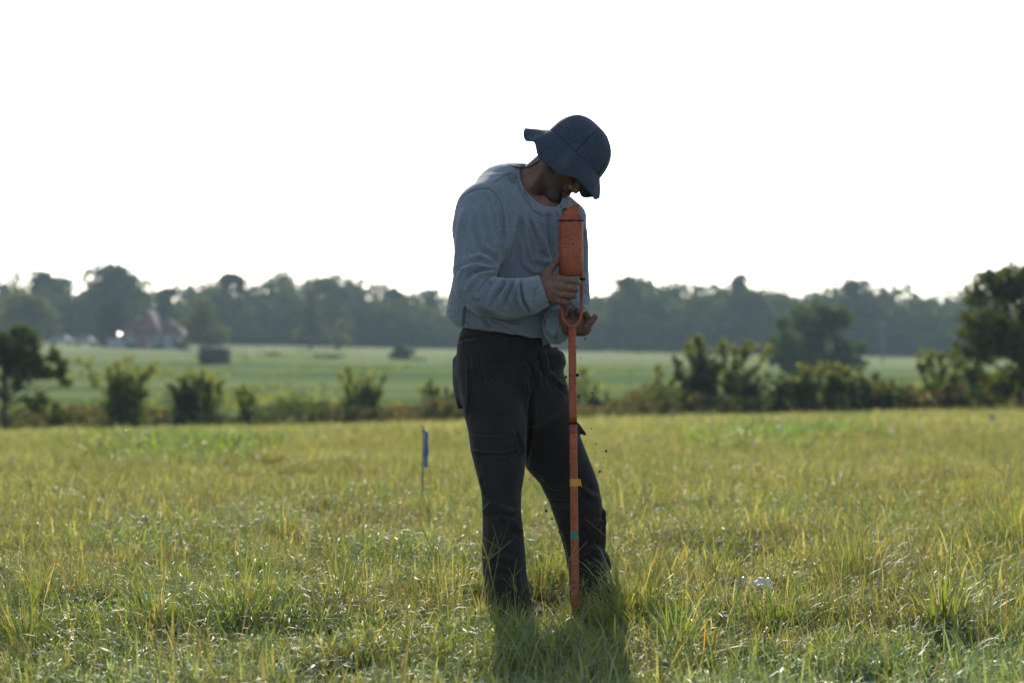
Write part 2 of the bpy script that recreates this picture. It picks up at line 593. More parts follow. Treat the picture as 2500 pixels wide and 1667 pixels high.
shirt.add(cone(P(1282, 452, -.06), P(1189, 514, -.14), .062, .074), .06)      # right shoulder slope
shirt.add(cone(P(1310, 462, -.03), P(1392, 528, .05), .058, .052), .05)       # left shoulder slope
RSLEEVE = ([(1182, 522, -.15), (1169, 562, -.188), (1170, 605, -.215), (1160, 660, -.25), (1158, 702, -.275), (1188, 723, -.295), (1238, 730, -.31), (1288, 724, -.315), (1322, 711, -.315)],
           [.068, .0785, .0805, .0735, .066, .066, .067, .061, .053])
shirt.add(cone(P(1184, 518, -.15), P(1170, 562, -.185), .072, .076), .07)
shirt.add(cone(P(1218, 520, -.135), P(1224, 572, -.165), .070, .052), .06)
shirt.add(chain(pts(*RSLEEVE[0][:3]), [r - .007 for r in RSLEEVE[1][:3]]), .050)
shirt.add(chain(pts(*RSLEEVE[0][2:]), RSLEEVE[1][2:]), .010)
LSLEEVE = ([(1390, 535, .03), (1398, 600, .01), (1402, 680, -.02), (1406, 728, -.05), (1388, 765, -.12), (1368, 792, -.185)],
           [.055, .053, .052, .049, .050, .052])
shirt.add(chain(pts(*LSLEEVE[0]), LSLEEVE[1]), .018)
shirt.add(ell(P(1356, 798, -.185), (.040, .045, .058), None), .02)
# hem: cut on a slant, hollow sleeve ends and neck opening
hp0, hp1 = P(1129, 800, -.1), P(1341, 829, -.1)
hn_ = np.array([-(hp1[2] - hp0[2]), 0, hp1[0] - hp0[0]]); hn_ /= np.linalg.norm(hn_)
cutpl = plane(hp0, -hn_ + np.array([0, -.0, 0]))
_f = cutpl[0]
XL = (P(1344, 800, 0))[0]
def hem_cut(X, Y, Z):
    # keep the left sleeve, which hangs lower than the hem
    return np.where((X > XL - .03) | (Y < D0 - .17), np.minimum(_f(X, Y, Z), -.05), _f(X, Y, Z))
shirt.cut((hem_cut, None, None), .012, keep_inside=True)
e1, e2 = P(1321, 711, -.315), P(1336, 706, -.316)
ax = (P(1329, 708, -.316) - P(1288, 722, -.315)); ax /= np.linalg.norm(ax)
shirt.cut(plane(P(1328, 709, -.315), ax), .004, keep_inside=False) if False else None
def end_cut(c, a, r):
    """slab just beyond a sleeve end: everything past plane c/a within radius r goes"""
    c = np.asarray(c, float)
    def f(X, Y, Z):
        t = (X - c[0]) * a[0] + (Y - c[1]) * a[1] + (Z - c[2]) * a[2]
        rr = np.sqrt((X - c[0]) ** 2 + (Y - c[1]) ** 2 + (Z - c[2]) ** 2)
        return np.maximum(-t, rr - r)
    return f, c - r, c + r
shirt.cut(end_cut(P(1329, 709, -.315), ax, .085), .006)
shirt.cut(cone(P(1334, 708, -.316), P(1310, 715, -.315), .043, .040), .004)
axl = np.array([.86, -.25, .22]); axl /= np.linalg.norm(axl)
shirt.cut(cone(P(1372, 787, -.195) + axl * .05, P(1372, 787, -.195) - axl * .012, .040, .030), .006)
# neck opening
ld = np.array([.47, 0, -.88]); sd = np.array([.88, 0, .47])
shirt.cut(ell(P(1309, 450, -.135), (.092, .042, .10), [ld, sd, [0, 1, 0]]), .008)
shirt.cut(ell(P(1330, 458, -.12), (.080, .050, .10), [ld, sd, [0, 1, 0]]), .012)
SV, SF = shirt.mesh(1)
def z1(*q): return [(1050 + x / 3.92, 250 + y / 3.92) for x, y in q]
def z2(*q): return [(1050 + x / 3.92, 450 + y / 3.92) for x, y in q]
def z4(*q): return [(1050 + x / 3.92, 750 + y / 3.92) for x, y in q]
def z5(*q): return [(1050 + x / 3.646, 1120 + y / 3.646) for x, y in q]
SFOLDS = [
    # shoulder seam and neckline rib
    (z2((290, 170), (330, 110), (400, 65), (480, 42), (560, 45), (620, 90), (680, 180), (702, 330), (705, 480)), 4, -.0016),
    (z2((600, 0), (700, -70), (800, -110)), 3, -.0015),
    (z1((845, 640), (870, 750), (925, 890), (1010, 1010), (1100, 1060), (1150, 1045)), 6, .0014),
    (z1((815, 650), (840, 770), (900, 920), (990, 1045), (1090, 1095), (1165, 1075)), 3, -.0014),
    # upper sleeve
    (z2((545, 170), (560, 330), (600, 500), (640, 690)), 8, .007), (z2((440, 260), (430, 420), (470, 590), (560, 730)), 9, -.005),
    (z2((330, 220), (285, 420), (255, 620), (240, 760)), 9, .005), (z2((660, 230), (690, 420), (690, 560)), 7, -.005),
    # elbow creases
    (z2((655, 830), (560, 800), (440, 770), (320, 820), (270, 900)), 8, .007), (z2((650, 850), (560, 850), (460, 880), (380, 960), (340, 1030)), 7, .007),
    (z2((660, 815), (590, 740), (480, 690), (360, 720)), 9, .006), (z2((655, 840), (570, 880), (500, 960), (440, 1060)), 6, -.006),
    (z2((640, 825), (520, 820), (400, 850), (310, 930)), 5, -.006), (z2((665, 800), (600, 690), (520, 620)), 7, -.005),
    # forearm
    (z2((700, 870), (650, 960), (590, 1060), (560, 1150)), 8, .006), (z2((770, 900), (740, 980), (680, 1080), (660, 1180)), 7, .006),
    (z2((735, 890), (700, 970), (640, 1060)), 5, -.005), (z2((830, 915), (800, 1000), (770, 1100), (780, 1200)), 7, .006),
    (z2((800, 910), (775, 990), (735, 1090), (720, 1170)), 5, -.005), (z2((872, 925), (868, 1000), (890, 1110), (950, 1225)), 4, -.007),
    (z2((850, 930), (840, 1010), (845, 1110), (890, 1220)), 6, .005), (z2((910, 920), (905, 990), (930, 1100), (990, 1215)), 6, .003),
    # chest
    (z2((1000, 350), (1050, 470), (1110, 600), (1150, 760)), 7, .006), (z2((915, 300), (920, 450), (950, 620), (1000, 820)), 7, .006),
    (z2((960, 330), (1010, 480), (1060, 600)), 6, -.005), (z2((830, 280), (780, 450), (730, 620), (700, 700)), 9, .006),
    (z2((870, 330), (850, 500), (840, 700), (860, 830)), 9, -.005), (z2((1190, 230), (1185, 450), (1180, 650)), 6, .0025), (z2((1130, 260), (1140, 430), (1160, 600)), 7, -.005),
    (z2((1230, 150), (1225, 300)), 4, .004), (z2((1010, 700), (1080, 740), (1160, 740)), 9, .006), (z2((900, 760), (1000, 840), (1060, 830)), 8, .005),
    # right arm edge, belly and hem
    (z2((1490, 350), (1500, 600), (1490, 900)), 6, .004), (z2((1420, 1130), (1470, 1180), (1530, 1190)), 5, .006), (z2((1330, 1130), (1400, 1180), (1440, 1240)), 5, .006),
    (z2((1350, 1180), (1420, 1240)), 4, -.005), (z2((470, 1190), (620, 1280), (760, 1330), (900, 1330)), 8, -.007), (z2((560, 1290), (720, 1350), (880, 1420), (1050, 1470)), 8, .007),
    (z2((520, 1280), (560, 1350), (640, 1400)), 7, -.005), (z2((680, 1390), (800, 1440), (830, 1440)), 6, .006), (z2((345, 1140), (335, 1250), (320, 1370)), 4, -.005),
    (z2((1100, 1290), (1100, 1390), (1150, 1480), (1240, 1530)), 5, -.005), (z2((1130, 1280), (1140, 1380), (1200, 1460)), 6, .005), (z2((1190, 1190), (1130, 1240), (1100, 1280)), 6, .005)]
SV = folds(SV, SF, SFOLDS, 1.75, .82)
SV = SV + normals(SV, SF) * (wav(SV, 22, 5) * .0022)[:, None]
SEAMS = [SFOLDS[0][0], SFOLDS[1][0], z1((815, 650), (840, 770), (900, 920), (990, 1045), (1090, 1095), (1165, 1075)), z2((872, 925), (868, 1000), (890, 1110), (950, 1225)),
         z2((345, 1140), (335, 1250), (320, 1370))]
add_mesh('sweatshirt', SV, SF, MAT_SHIRT, person, cols={'seam': seam_mask(SV, SF, SEAMS, 2.6)})

# white undershirt edge showing under the hem
under = Field(P(1330, 870, -.2) - .03, P(1375, 815, .0) + .03, .004)
under.add(ell(P(1351, 839, -.115), (.013, .02, .014)), .01)
uv, uf = under.mesh(1)
add_mesh('undershirt', uv + normals(uv, uf) * (wav(uv, 160, 3) * .003)[:, None], uf, MAT_WHITE_CLOTH, person)

# ------------------------------------------------------------------ trousers
lo = P(1085, 1520, .45); hi = P(1520, 780, .45); lo2 = P(1085, 1520, -.3); hi2 = P(1520, 780, -.3)
lo, hi = np.minimum(lo, lo2), np.maximum(hi, hi2); lo[1], hi[1] = D0 - .27, D0 + .42
tr = Field(lo, hi, .0048)
tr.add(loft([sect(786, 1136, 1336, -.01, .112), sect(800, 1131, 1341, -.01, .116), sect(815, 1122, 1350, -.01, .122), sect(840, 1117, 1356, -.01, .136), sect(862, 1116, 1371, -.01, .142),
             sect(884, 1116, 1381, 0, .142), sect(908, 1117, 1371, 0, .14), sect(930, 1119, 1376, .01, .138), sect(960, 1122, 1385, .02, .13), sect(985, 1126, 1390, .03, .12), sect(1010, 1150, 1370, .03, .10), sect(1040, 1200, 1320, .03, .05)], 2.3), .01)
tr.add(loft([sect(850, 1135, 1245, -.02, .06), sect(900, 1118, 1262, -.035, .10), sect(1000, 1129, 1280, -.07, .10), sect(1050, 1141, 1289, -.09, .098), sect(1100, 1147, 1287, -.10, .095), sect(1150, 1161, 1281, -.115, .09),
             sect(1200, 1174, 1273, -.12, .082), sect(1250, 1178, 1271, -.115, .078), sect(1300, 1179, 1277, -.11, .078), sect(1350, 1177, 1283, -.10, .08), sect(1400, 1179, 1286, -.095, .083),
             sect(1440, 1182, 1293, -.09, .087), sect(1492, 1192, 1300, -.085, .092)], 2.4), .03)
tr.add(loft([sect(850, 1275, 1345, .03, .06), sect(900, 1258, 1370, .05, .095), sect(1000, 1266, 1398, .09, .098), sect(1050, 1270, 1412, .12, .095), sect(1100, 1273, 1431, .15, .092), sect(1143, 1284, 1447, .17, .09),
             sect(1180, 1317, 1460, .19, .085), sect(1224, 1341, 1469, .21, .08), sect(1262, 1354, 1472, .23, .078), sect(1304, 1368, 1475, .25, .076), sect(1353, 1382, 1477, .27, .078),
             sect(1394, 1388, 1481, .28, .08), sect(1440, 1392, 1484, .285, .083)], 2.4), .03)
# back pocket sagging behind, side pocket mouth, cargo pocket flaps
tr.add(ell(P(1130, 925, .03), (.034, .075, .078)), .012)
tr.add(cone(P(1122, 882, .02), P(1124, 990, .02), .024, .012), .012)
tr.add(ell(P(1364, 875, -.03), (.020, .06, .03)), .02)
tr.add(cone(P(1372, 868, -.03), P(1377, 890, -.03), .006, .006), .008)
tr.add(cone(P(1408, 1040, .11), P(1428, 1060, .10), .014, .007), .008)
tr.add(cone(P(1470, 1250, .22), P(1471, 1335, .25), .012, .010), .008)
tr.add(cone(P(1474, 1360, .26), P(1487, 1384, .26), .02, .010), .012)
tr.cut(plane(P(1240, 1484, -.09), [0.02, 0.05, -1.0]), .006, keep_inside=True)
legb = plane(P(1430, 1433, .28), [0.05, 0, -1.0])
XB = P(1330, 1400, .28)[0]
def legb_cut(X, Y, Z):
    v = legb[0](X, Y, Z)
    return np.where(X < XB, np.minimum(v, -.05), v)
tr.cut((legb_cut, None, None), .006, keep_inside=True)
tr.cut(cone(P(1246, 1500, -.085), P(1240, 1465, -.09), .055, .05), .004)
tr.cut(cone(P(1438, 1450, .285), P(1434, 1418, .28), .05, .045), .004)
TV, TF = tr.mesh(1)
TFOLDS = [
    (z4((718, 330), (705, 470), (650, 620), (545, 745)), 3.5, -.0035), (z4((470, 420), (500, 600), (540, 740)), 4, -.003),
    (z4((385, 480), (390, 650), (385, 850), (360, 1080)), 4, -.004), (z4((1035, 420), (1055, 520), (1090, 640)), 5, -.005), (z4((1080, 420), (1110, 560), (1130, 660)), 7, .006),
    (z4((880, 480), (960, 560), (1005, 680), (1020, 800)), 6, -.005), (z4((900, 690), (950, 760), (955, 860)), 8, .006), (z4((1150, 620), (1200, 710), (1300, 790)), 7, .007),
    (z4((1170, 690), (1250, 780), (1320, 850)), 5, -.005), (z4((960, 600), (965, 900), (950, 1200), (915, 1500)), 7, -.006), (z4((360, 1205), (520, 1222), (700, 1215), (830, 1175)), 3, -.004),
    (z4((360, 1220), (360, 1330), (372, 1370), (540, 1395), (700, 1395), (860, 1345)), 3.5, .005), (z4((372, 1385), (540, 1412), (720, 1412), (880, 1360)), 3, -.005),
    (z4((825, 1180), (860, 1300), (890, 1450)), 4, -.004), (z4((720, 300), (780, 280), (860, 270)), 4, -.004), (z4((260, 345), (330, 300), (420, 300)), 4, -.004),
    (z5((440, 150), (490, 260), (500, 350)), 5, .005), (z5((470, 480), (530, 420), (560, 380)), 7, .006), (z5((800, 440), (740, 470), (650, 440)), 7, .005), (z5((730, 540), (770, 620), (820, 660)), 6, .006),
    (z5((520, 520), (620, 480), (720, 500)), 8, -.005), (z5((480, 900), (600, 860), (740, 900)), 9, .005), (z5((500, 1050), (640, 1010), (800, 1060)), 9, -.004),
    (z5((1000, 150), (1100, 250), (1200, 260)), 9, .006), (z5((1060, 380), (1180, 400), (1320, 380)), 9, -.005), (z5((1150, 560), (1200, 640), (1220, 760)), 7, .005),
    (z5((1350, 250), (1440, 330), (1510, 340)), 8, .005), (z5((1380, 600), (1480, 560), (1550, 560)), 8, .006), (z5((1530, 445), (1535, 600), (1530, 800)), 4, -.005), (z5((1300, 850), (1420, 800), (1530, 830)), 9, .006),
    (z5((1330, 1000), (1450, 930), (1560, 960)), 8, .006)]
TV = folds(TV, TF, TFOLDS, 2.5, .9)
TV = TV + normals(TV, TF) * (wav(TV, 16, 9) * .0040)[:, None]
TSEAMS = [TFOLDS[0][0], z4((360, 1205), (520, 1222), (700, 1215), (830, 1175)), z4((372, 1385), (540, 1408), (720, 1408), (880, 1355)), z4((385, 480), (390, 650), (385, 850), (360, 1080)),
          z4((470, 420), (500, 600), (540, 740)), z4((260, 345), (330, 300), (420, 300)), z4((720, 300), (718, 330)), z5((440, 60), (500, 260), (505, 600), (500, 1150))]
add_mesh('trousers', TV, TF, MAT_TROUSER, person, cols={'seam': seam_mask(TV, TF, TSEAMS, 2.2)})
# belt line between sweatshirt and trousers
bt = [P(1131 + 8 * (1 - math.cos(a)), 797, -.01) * 0 + np.array([P(1236, 797, 0)[0] + .146 * math.cos(a), D0 - .01 +   .112 * math.sin(a), P(1236, 803, 0)[2] - .016 * math.cos(a)]) for a in np.linspace(0, 2 * math.pi, 40)]
v, f = tube(bt, .012, 6, False)
add_mesh('belt', v, f, MAT_CORD, person)

# ------------------------------------------------------------------ boots
def boot(name, heel, toe, ankle):
    heel, toe, ankle = map(np.asarray, (heel, toe, ankle))
    d = (toe - heel); d[2] = 0; d /= np.linalg.norm(d)
    lo_ = np.minimum(np.minimum(heel, toe), ankle) - .07; hi_ = np.maximum(np.maximum(heel, toe), ankle) + .07
    b = Field(lo_, hi_, .0045)
    m = heel * .45 + toe * .55
    b.add(cone(heel + [0, 0, .045], ankle, .043, .046), .01)
    b.add(cone(heel + [0, 0, .045], m + [0, 0, .042], .040, .043), .03)
    b.add(cone(m + [0, 0, .042], toe + [0, 0, .036], .044, .034), .03)
    b.add(cone(ankle, m + [0, 0, .06], .044, .034), .03)
    b.cut(plane(heel + [0, 0, .012], [0, 0, -1]), .006, keep_inside=True)
    bv, bf = b.mesh(1)
    o = add_mesh(name, bv, bf, MAT_BOOT, person)
    s = Field(lo_ - .02, hi_ + .02, .005)
    s.add(cone(heel + [0, 0, .03], m + [0, 0, .03], .043, .048), .01); s.add(cone(m + [0, 0, .03], toe + [0, 0, .03], .049, .038), .02)
    s.cut(plane(heel + [0, 0, .002], [0, 0, -1]), .002, keep_inside=True); s.cut(plane(heel + [0, 0, .022], [0, 0, 1]), .002, keep_inside=True)
    sv, sf = s.mesh(1)
    add_mesh('sole', sv, sf, MAT_BOOT, o)
hA = P(1238, 1520, -.08); hA[2] = 0.0
boot('boot', hA, hA + np.array([.115, -.15, 0]), P(1243, 1452, -.085))
hB = P(1422, 1480, .29); hB[2] = 0.0
boot('boot', hB, hB + np.array([.15, -.09, 0]), P(1434, 1425, .285))

# ------------------------------------------------------------------ body: head, neck, arms, hands, legs in one mesh
HU = np.array([.69, 0, .72]); HU /= np.linalg.norm(HU)
HF0 = np.array([.72, 0, -.69]); HF0 /= np.linalg.norm(HF0)
HT = R(20)
HF = math.cos(HT) * HF0 + math.sin(HT) * np.array([0, -1.0, 0])
HS = np.cross(HF, HU)
HC = P(1400, 380, -.10)
HM = np.array([HF, HU, HS])
def hd(f, u, s): return HC + HF * (f - .011) + HU * u + HS * s
head = Field(np.minimum(HC - .2, P(1225, 560, -.25)), np.maximum(HC + .16, P(1400, 300, .1)), .0024)
head.add(ell(hd(-.008, .015, 0), (.098, .092, .077), HM), .01)
head.add(ell(hd(.03, -.065, 0), (.056, .085, .060), HM), .03)
for s in (-1, 1):
    head.add(cone(hd(-.005, -.098, s * .050), hd(.055, -.146, s * .016), .018, .017), .025)
    head.add(ell(hd(.052, -.062, s * .043), (.022, .018, .018), HM), .02)
head.add(ell(hd(.060, -.150, 0), (.020, .020, .022), HM), .02)
head.add(cone(hd(.080, -.028, -.034), hd(.080, -.028, .034), .013, .013), .015)
for s in (-1, 1):
    head.cut(ell(hd(.094, -.048, s * .031), (.018, .012, .017), HM), .012)
    head.add(ell(hd(.070, -.048, s * .030), (.0125, .0125, .0125), HM), .003)
    head.add(cone(hd(.081, -.040, s * .018), hd(.076, -.041, s * .043), .0045, .004), .004)
    head.add(ell(hd(.090, -.085, s * .012), (.010, .009, .008), HM), .006)
    head.add(ell(hd(-.012, -.050, s * .071), (.019, .032, .012), HM), .010)
    head.cut(ell(hd(.094, -.0925, s * .007), (.006, .004, .004), HM), .002)
head.add(cone(hd(.086, -.034, 0), hd(.104, -.078, 0), .008, .0105), .010)
head.add(ell(hd(.102, -.083, 0), (.0115, .010, .011), HM), .006)
head.add(cone(hd(.084, -.104, -.022), hd(.084, -.104, .022), .0085, .0085), .012)
head.add(cone(hd(.0905, -.1095, -.014), hd(.0905, -.1095, .014), .0045, .0045), .005)
head.add(cone(hd(.086, -.121, -.013), hd(.086, -.121, .013), .0065, .0065), .006)
head.cut(cone(hd(.097, -.1152, -.024), hd(.097, -.1152, .024), .0022, .0022), .002)
head.add(chain([P(1345, 404, -.09), P(1312, 432, -.085), P(1286, 462, -.075), P(1268, 520, -.05)], [.056, .055, .060, .098]), .025)
HV, HFc = head.mesh(1)
q = HV - HC
fu = np.stack([q @ HF + .011, q @ HU, q @ HS], 1)
noi = wav(HV, 90, 4) * .007
jaw = np.clip((-.072 - .35 * (fu[:, 0] - .04) - fu[:, 1] + noi) / .012, 0, 1) * np.clip((fu[:, 0] + .012) / .015, 0, 1) * np.clip((fu[:, 1] + .20) / .02, 0, 1)
lipm = np.clip(1 - (np.hypot((fu[:, 1] + .116) / .0085, fu[:, 2] / .02)) ** 4, 0, 1) * (fu[:, 0] > .07)
mous = np.clip(1 - (np.hypot((fu[:, 1] + .1025) / .010, fu[:, 2] / .031)) ** 4, 0, 1) * (fu[:, 0] > .06)
cheek = np.clip((fu[:, 0] - .01) / .03, 0, 1) * np.clip((-.105 - fu[:, 1]) / -.03, 0, 1)
hair = np.clip(jaw * (1 - .35 * cheek), 0, 1) * .8 * (1 - lipm)
hair = np.maximum(hair, mous)
hair = np.maximum(hair, np.clip((fu[:, 1] + .045 + .6 * np.clip(fu[:, 0] - .0, 0, 1)) / .01, 0, 1) * (fu[:, 0] < .055) * .9)
brow = np.clip(1 - (np.hypot((fu[:, 1] + .030) / .006, (np.abs(fu[:, 2]) - .028) / .018)) ** 4, 0, 1) * (fu[:, 0] > .07)
hair = np.maximum(hair, brow)
BV, BQ, BH, BD = [HV], [HFc], [hair], [np.full(len(HV), .12)]
def body_part(fld, dirt, sm=1, noise_amp=0):
    v_, f_ = fld.mesh(sm)
    off = sum(len(x) for x in BV)
    BV.append(v_); BQ.append(f_ + off); BH.append(np.zeros(len(v_))); BD.append(np.full(len(v_), dirt))

# right hand, back of the hand towards the front, closed round the yoke below the bucket
c = [P(1300, 640, -.40), P(1430, 760, -.22)]
rh = Field(np.minimum(*c) - .02, np.maximum(*c) + .02, .0017)
rh.add(chain(pts((1300, 716, -.315), (1326, 708, -.318)), [.030, .029]), .01)
for (kx, ky, kd), w in (((1362, 682, -.335), .0155), ((1365, 700, -.339), .0150), ((1363, 717, -.335), .0145), ((1356, 733, -.327), .0135)):
    rh.add(cone(P(1326, 708 + (ky - 708) * .55, -.316), P(kx, ky, kd), .021, w), .018)
rh.add(ell(P(1340, 702, -.310), (.030, .020, .044)), .02)
RF = [([(1362, 682, -.336), (1389, 685, -.342), (1405, 688, -.328), (1411, 689, -.310)], [.0150, .0136, .0124, .0104]),
      ([(1365, 700, -.340), (1390, 703, -.345), (1404, 705, -.330), (1407, 705, -.312)], [.0146, .0132, .0120, .0102]),
      ([(1363, 717, -.336), (1386, 720, -.341), (1400, 721, -.327), (1402, 721, -.310)], [.0142, .0126, .0114, .0096]),
      ([(1356, 733, -.328), (1376, 737, -.332), (1389, 736, -.319), (1391, 735, -.304)], [.0130, .0112, .0102, .0088])]
for pp, rr in RF:
    g = rh.like()
    g.add(chain(pts(*pp), rr), .004)
    for j in (1, 2):
        g.add(ell(P(*pp[j]) + np.array([0, -.002, 0]), np.full(3, rr[j] * 1.05)), .003)
    kk = .0045
    hh = np.maximum(kk - np.abs(rh.d - g.d), 0) / kk
    rh.d = np.minimum(rh.d, g.d) - hh * hh * kk * .25
rh.add(chain(pts((1330, 690, -.305), (1338, 664, -.298), (1352, 648, -.283), (1365, 634, -.262)), [.021, .0155, .0125, .0100]), .014)
rh.cut(cone(P(1352, 664, -.31), P(1362, 652, -.29), .004, .006), .008)
body_part(rh, .55)

# left hand, palm up behind the ring, fingers curled
c = [P(1330, 735, -.30), P(1470, 840, -.14)]
lh = Field(np.minimum(*c) - .02, np.maximum(*c) + .02, .0017)
lh.add(chain(pts((1352, 800, -.178), (1378, 796, -.205)), [.029, .030]), .01)
lh.add(ell(P(1398, 798, -.212), (.036, .026, .029)), .02)
lh.add(ell(P(1382, 792, -.226), (.022, .018, .024)), .014)
lh.add(ell(P(1424, 798, -.208), (.029, .028, .030)), .02)
LF = [([(1410, 792, -.196), (1399, 772, -.206), (1393, 758, -.226)], [.0138, .0126, .0106]),
      ([(1420, 792, -.205), (1421, 770, -.208), (1411, 760, -.226)], [.0140, .0128, .0108]),
      ([(1432, 800, -.214), (1437, 778, -.214), (1432, 768, -.232)], [.0142, .0130, .0112]),
      ([(1430, 796, -.232), (1443, 785, -.236), (1453, 774, -.238)], [.0130, .0112, .0096]),
      ([(1370, 788, -.226), (1377, 768, -.236), (1381, 748, -.232)], [.016, .0130, .0104])]
for pp, rr in LF:
    g = lh.like()
    g.add(chain(pts(*pp), rr), .004)
    g.add(ell(P(*pp[1]), np.full(3, rr[1] * 1.06)), .003)
    kk = .005
    hh = np.maximum(kk - np.abs(lh.d - g.d), 0) / kk
    lh.d = np.minimum(lh.d, g.d) - hh * hh * kk * .25
body_part(lh, 1.0)

# torso, arms and legs under the clothes
core = Field(P(1100, 1530, .4) * [1, 0, 1] + [-.02, D0 - .4, -.02], P(1480, 440, .4) * [1, 0, 1] + [.02, D0 + .42, .02], .011)
core.add(loft([(z, cx, cy, max(a - (.03 if z > 1.0 else .05), .02), max(b - (.03 if z > 1.0 else .065), .02)) for z, cx, cy, a, b in TORSO[1:-1]], 2.2), .02)
core.add(chain(pts(*RSLEEVE[0]), [max(r - .026, .026) for r in RSLEEVE[1]]), .02)
core.add(chain(pts(*LSLEEVE[0], (1356, 799, -.18)), [.03, .03, .03, .028, .027, .026, .026]), .02)
core.add(chain(pts((1190, 840, -.02), (1205, 1000, -.07), (1222, 1200, -.115), (1236, 1490, -.08)), [.085, .072, .052, .036]), .03)
core.add(chain(pts((1300, 840, .02), (1330, 1000, .09), (1400, 1200, .19), (1430, 1440, .285)), [.085, .070, .050, .036]), .03)
body_part(core, 0)
# join head and hands to the core under the clothes so that the body is one connected surface
offs = np.cumsum([0] + [len(x) for x in BV])
JT = []
for i in range(3):
    near = BV[3][np.argsort(np.linalg.norm(BV[3] - BV[i].mean(0), axis=1))[:400]]
    dm = np.linalg.norm(BV[i][:, None, :] - near[None, ::8], axis=2)
    a_, b_ = np.unravel_index(np.argmin(dm), dm.shape)
    cidx = int(np.argmin(np.linalg.norm(BV[3] - near[::8][b_], axis=1)))
    q_ = BQ[i][np.nonzero((BQ[i] == a_ + offs[i]).any(1))[0][0]]
    other = [v_ for v_ in q_ if v_ != a_ + offs[i]][0]
    JT.append((a_ + offs[i], other, cidx + offs[3]))
bo = add_mesh('body', np.concatenate(BV), [np.concatenate(BQ), np.array(JT)], MAT_SKIN, person, cols={'hair': np.concatenate(BH), 'dirt': np.concatenate(BD)})
for s in (-1, 1):
    ev = Field(hd(.072, -.048, s * .030) - .02, hd(.072, -.048, s * .030) + .02, .0016)
    ev.add(ell(hd(.0705, -.0515, s * .030), (.0108, .0108, .0108), HM), .001)
    a_, b_ = ev.mesh(1)
    add_mesh('eye', a_, b_, MAT_EYE, bo)
# fingernails on the closed hand
for pp, rr in RF[:3]:
    pass

# ------------------------------------------------------------------ sun hat
A_, B_ = .1155, .098
nph = 180
ph = np.linspace(0, 2 * np.pi, nph, endpoint=False)
HS0 = np.array([0, -1.0, 0])
def hatp(f, u, s):
    return HC + f[..., None] * HF0 + u[..., None] * HU + s[..., None] * HS0
nt = 22
tt = np.linspace(0, 1, nt)
PHI, T = np.meshgrid(ph, tt, indexing='ij')
nexp = np.where(np.cos(PHI) < 0, 2.2 + .8 * (-np.cos(PHI)), 2.2)
th = T * np.pi / 2
rr_ = np.cos(th) ** (2 / nexp); uu_ = .126 * np.sin(th) ** (2 / nexp)
seam = np.zeros_like(PHI)
for k in range(6):
    dd = np.abs((PHI - R(30 + 60 * k) + np.pi) % (2 * np.pi) - np.pi)
    seam += np.exp(-(dd / .035) ** 2) - .8 * np.exp(-((dd - .09) / .05) ** 2)
rr_ = rr_ * (1 - .010 * seam) + .010 * np.sin(3 * PHI + 5 * T) * np.sin(np.pi * T) + .006 * np.sin(7 * PHI - 9 * T) * np.sin(np.pi * T)
rr_ = np.maximum(rr_, .002)
cf, cs = A_ * rr_ * np.cos(PHI), B_ * rr_ * np.sin(PHI)
CV = hatp(cf, uu_ - .002 * seam * (T > .2), cs).reshape(-1, 3)
def grid_faces(n, m, wrap=True):
    F_ = []
    for i in range(n if wrap else n - 1):
        for j in range(m - 1):
            a = i * m + j; b = ((i + 1) % n) * m + j
            F_.append((a, b, b + 1, a + 1))
    return np.array(F_)
pan = np.zeros_like(PHI)
for k in range(6):
    pan = np.maximum(pan, np.exp(-((np.abs((PHI - R(30 + 60 * k) + np.pi) % (2 * np.pi) - np.pi)) / .03) ** 2))
hat = add_mesh('sun_hat', CV, grid_faces(nph, nt), MAT_DENIM, person, cols={'ring': np.zeros(len(CV)), 'panel': pan.ravel()})
md = hat.modifiers.new('thickness', 'SOLIDIFY'); md.thickness = .003; md.offset = 0
dg = np.array([0, 15, 30, 45, 60, 75, 90, 105, 120, 135, 148, 160, 172, 180, 195, 215, 240, 270, 300, 325, 345, 360.])
ro = np.array([32, 31, 27, 22, 16, 11, 10, 12, 12, 15, 23, 28, 42, 46, 46, 40, 30, 26, 22, 20, 27, 32.]) / 729
rd = np.array([30, 49, 47, 43, 45, 59, 69, 71, 70, 63, 50, 60, 50, 38, 34, 36, 40, 42, 48, 56, 38, 30.]) / 729
nb = 18
tb = np.linspace(0, 1, nb)
PHI, T = np.meshgrid(ph, tb, indexing='ij')
def tab(v_):
    x = np.interp(np.degrees(ph), dg, v_)
    for _ in range(5):
        x = (np.roll(x, 1) + 2 * x + np.roll(x, -1)) / 4
    return x[:, None]
wob = 1 + .04 * np.sin(9 * PHI + 1) * T
out_ = tab(ro) * (T ** 1.15) + .004 * np.sin(np.pi * T)
dn_ = tab(rd) * T * wob
nf, ns = np.cos(PHI) / A_, np.sin(PHI) / B_
nl = np.hypot(nf, ns); nf /= nl; ns /= nl
BVt = hatp(A_ * 1.012 * np.cos(PHI) + out_ * nf, .004 - dn_, B_ * 1.012 * np.sin(PHI) + out_ * ns).reshape(-1, 3)
brim = add_mesh('brim', BVt, grid_faces(nph, nb)[:, ::-1], MAT_DENIM, hat, cols={'ring': T.ravel()})
md = brim.modifiers.new('thickness', 'SOLIDIFY'); md.thickness = .0035; md.offset = 0
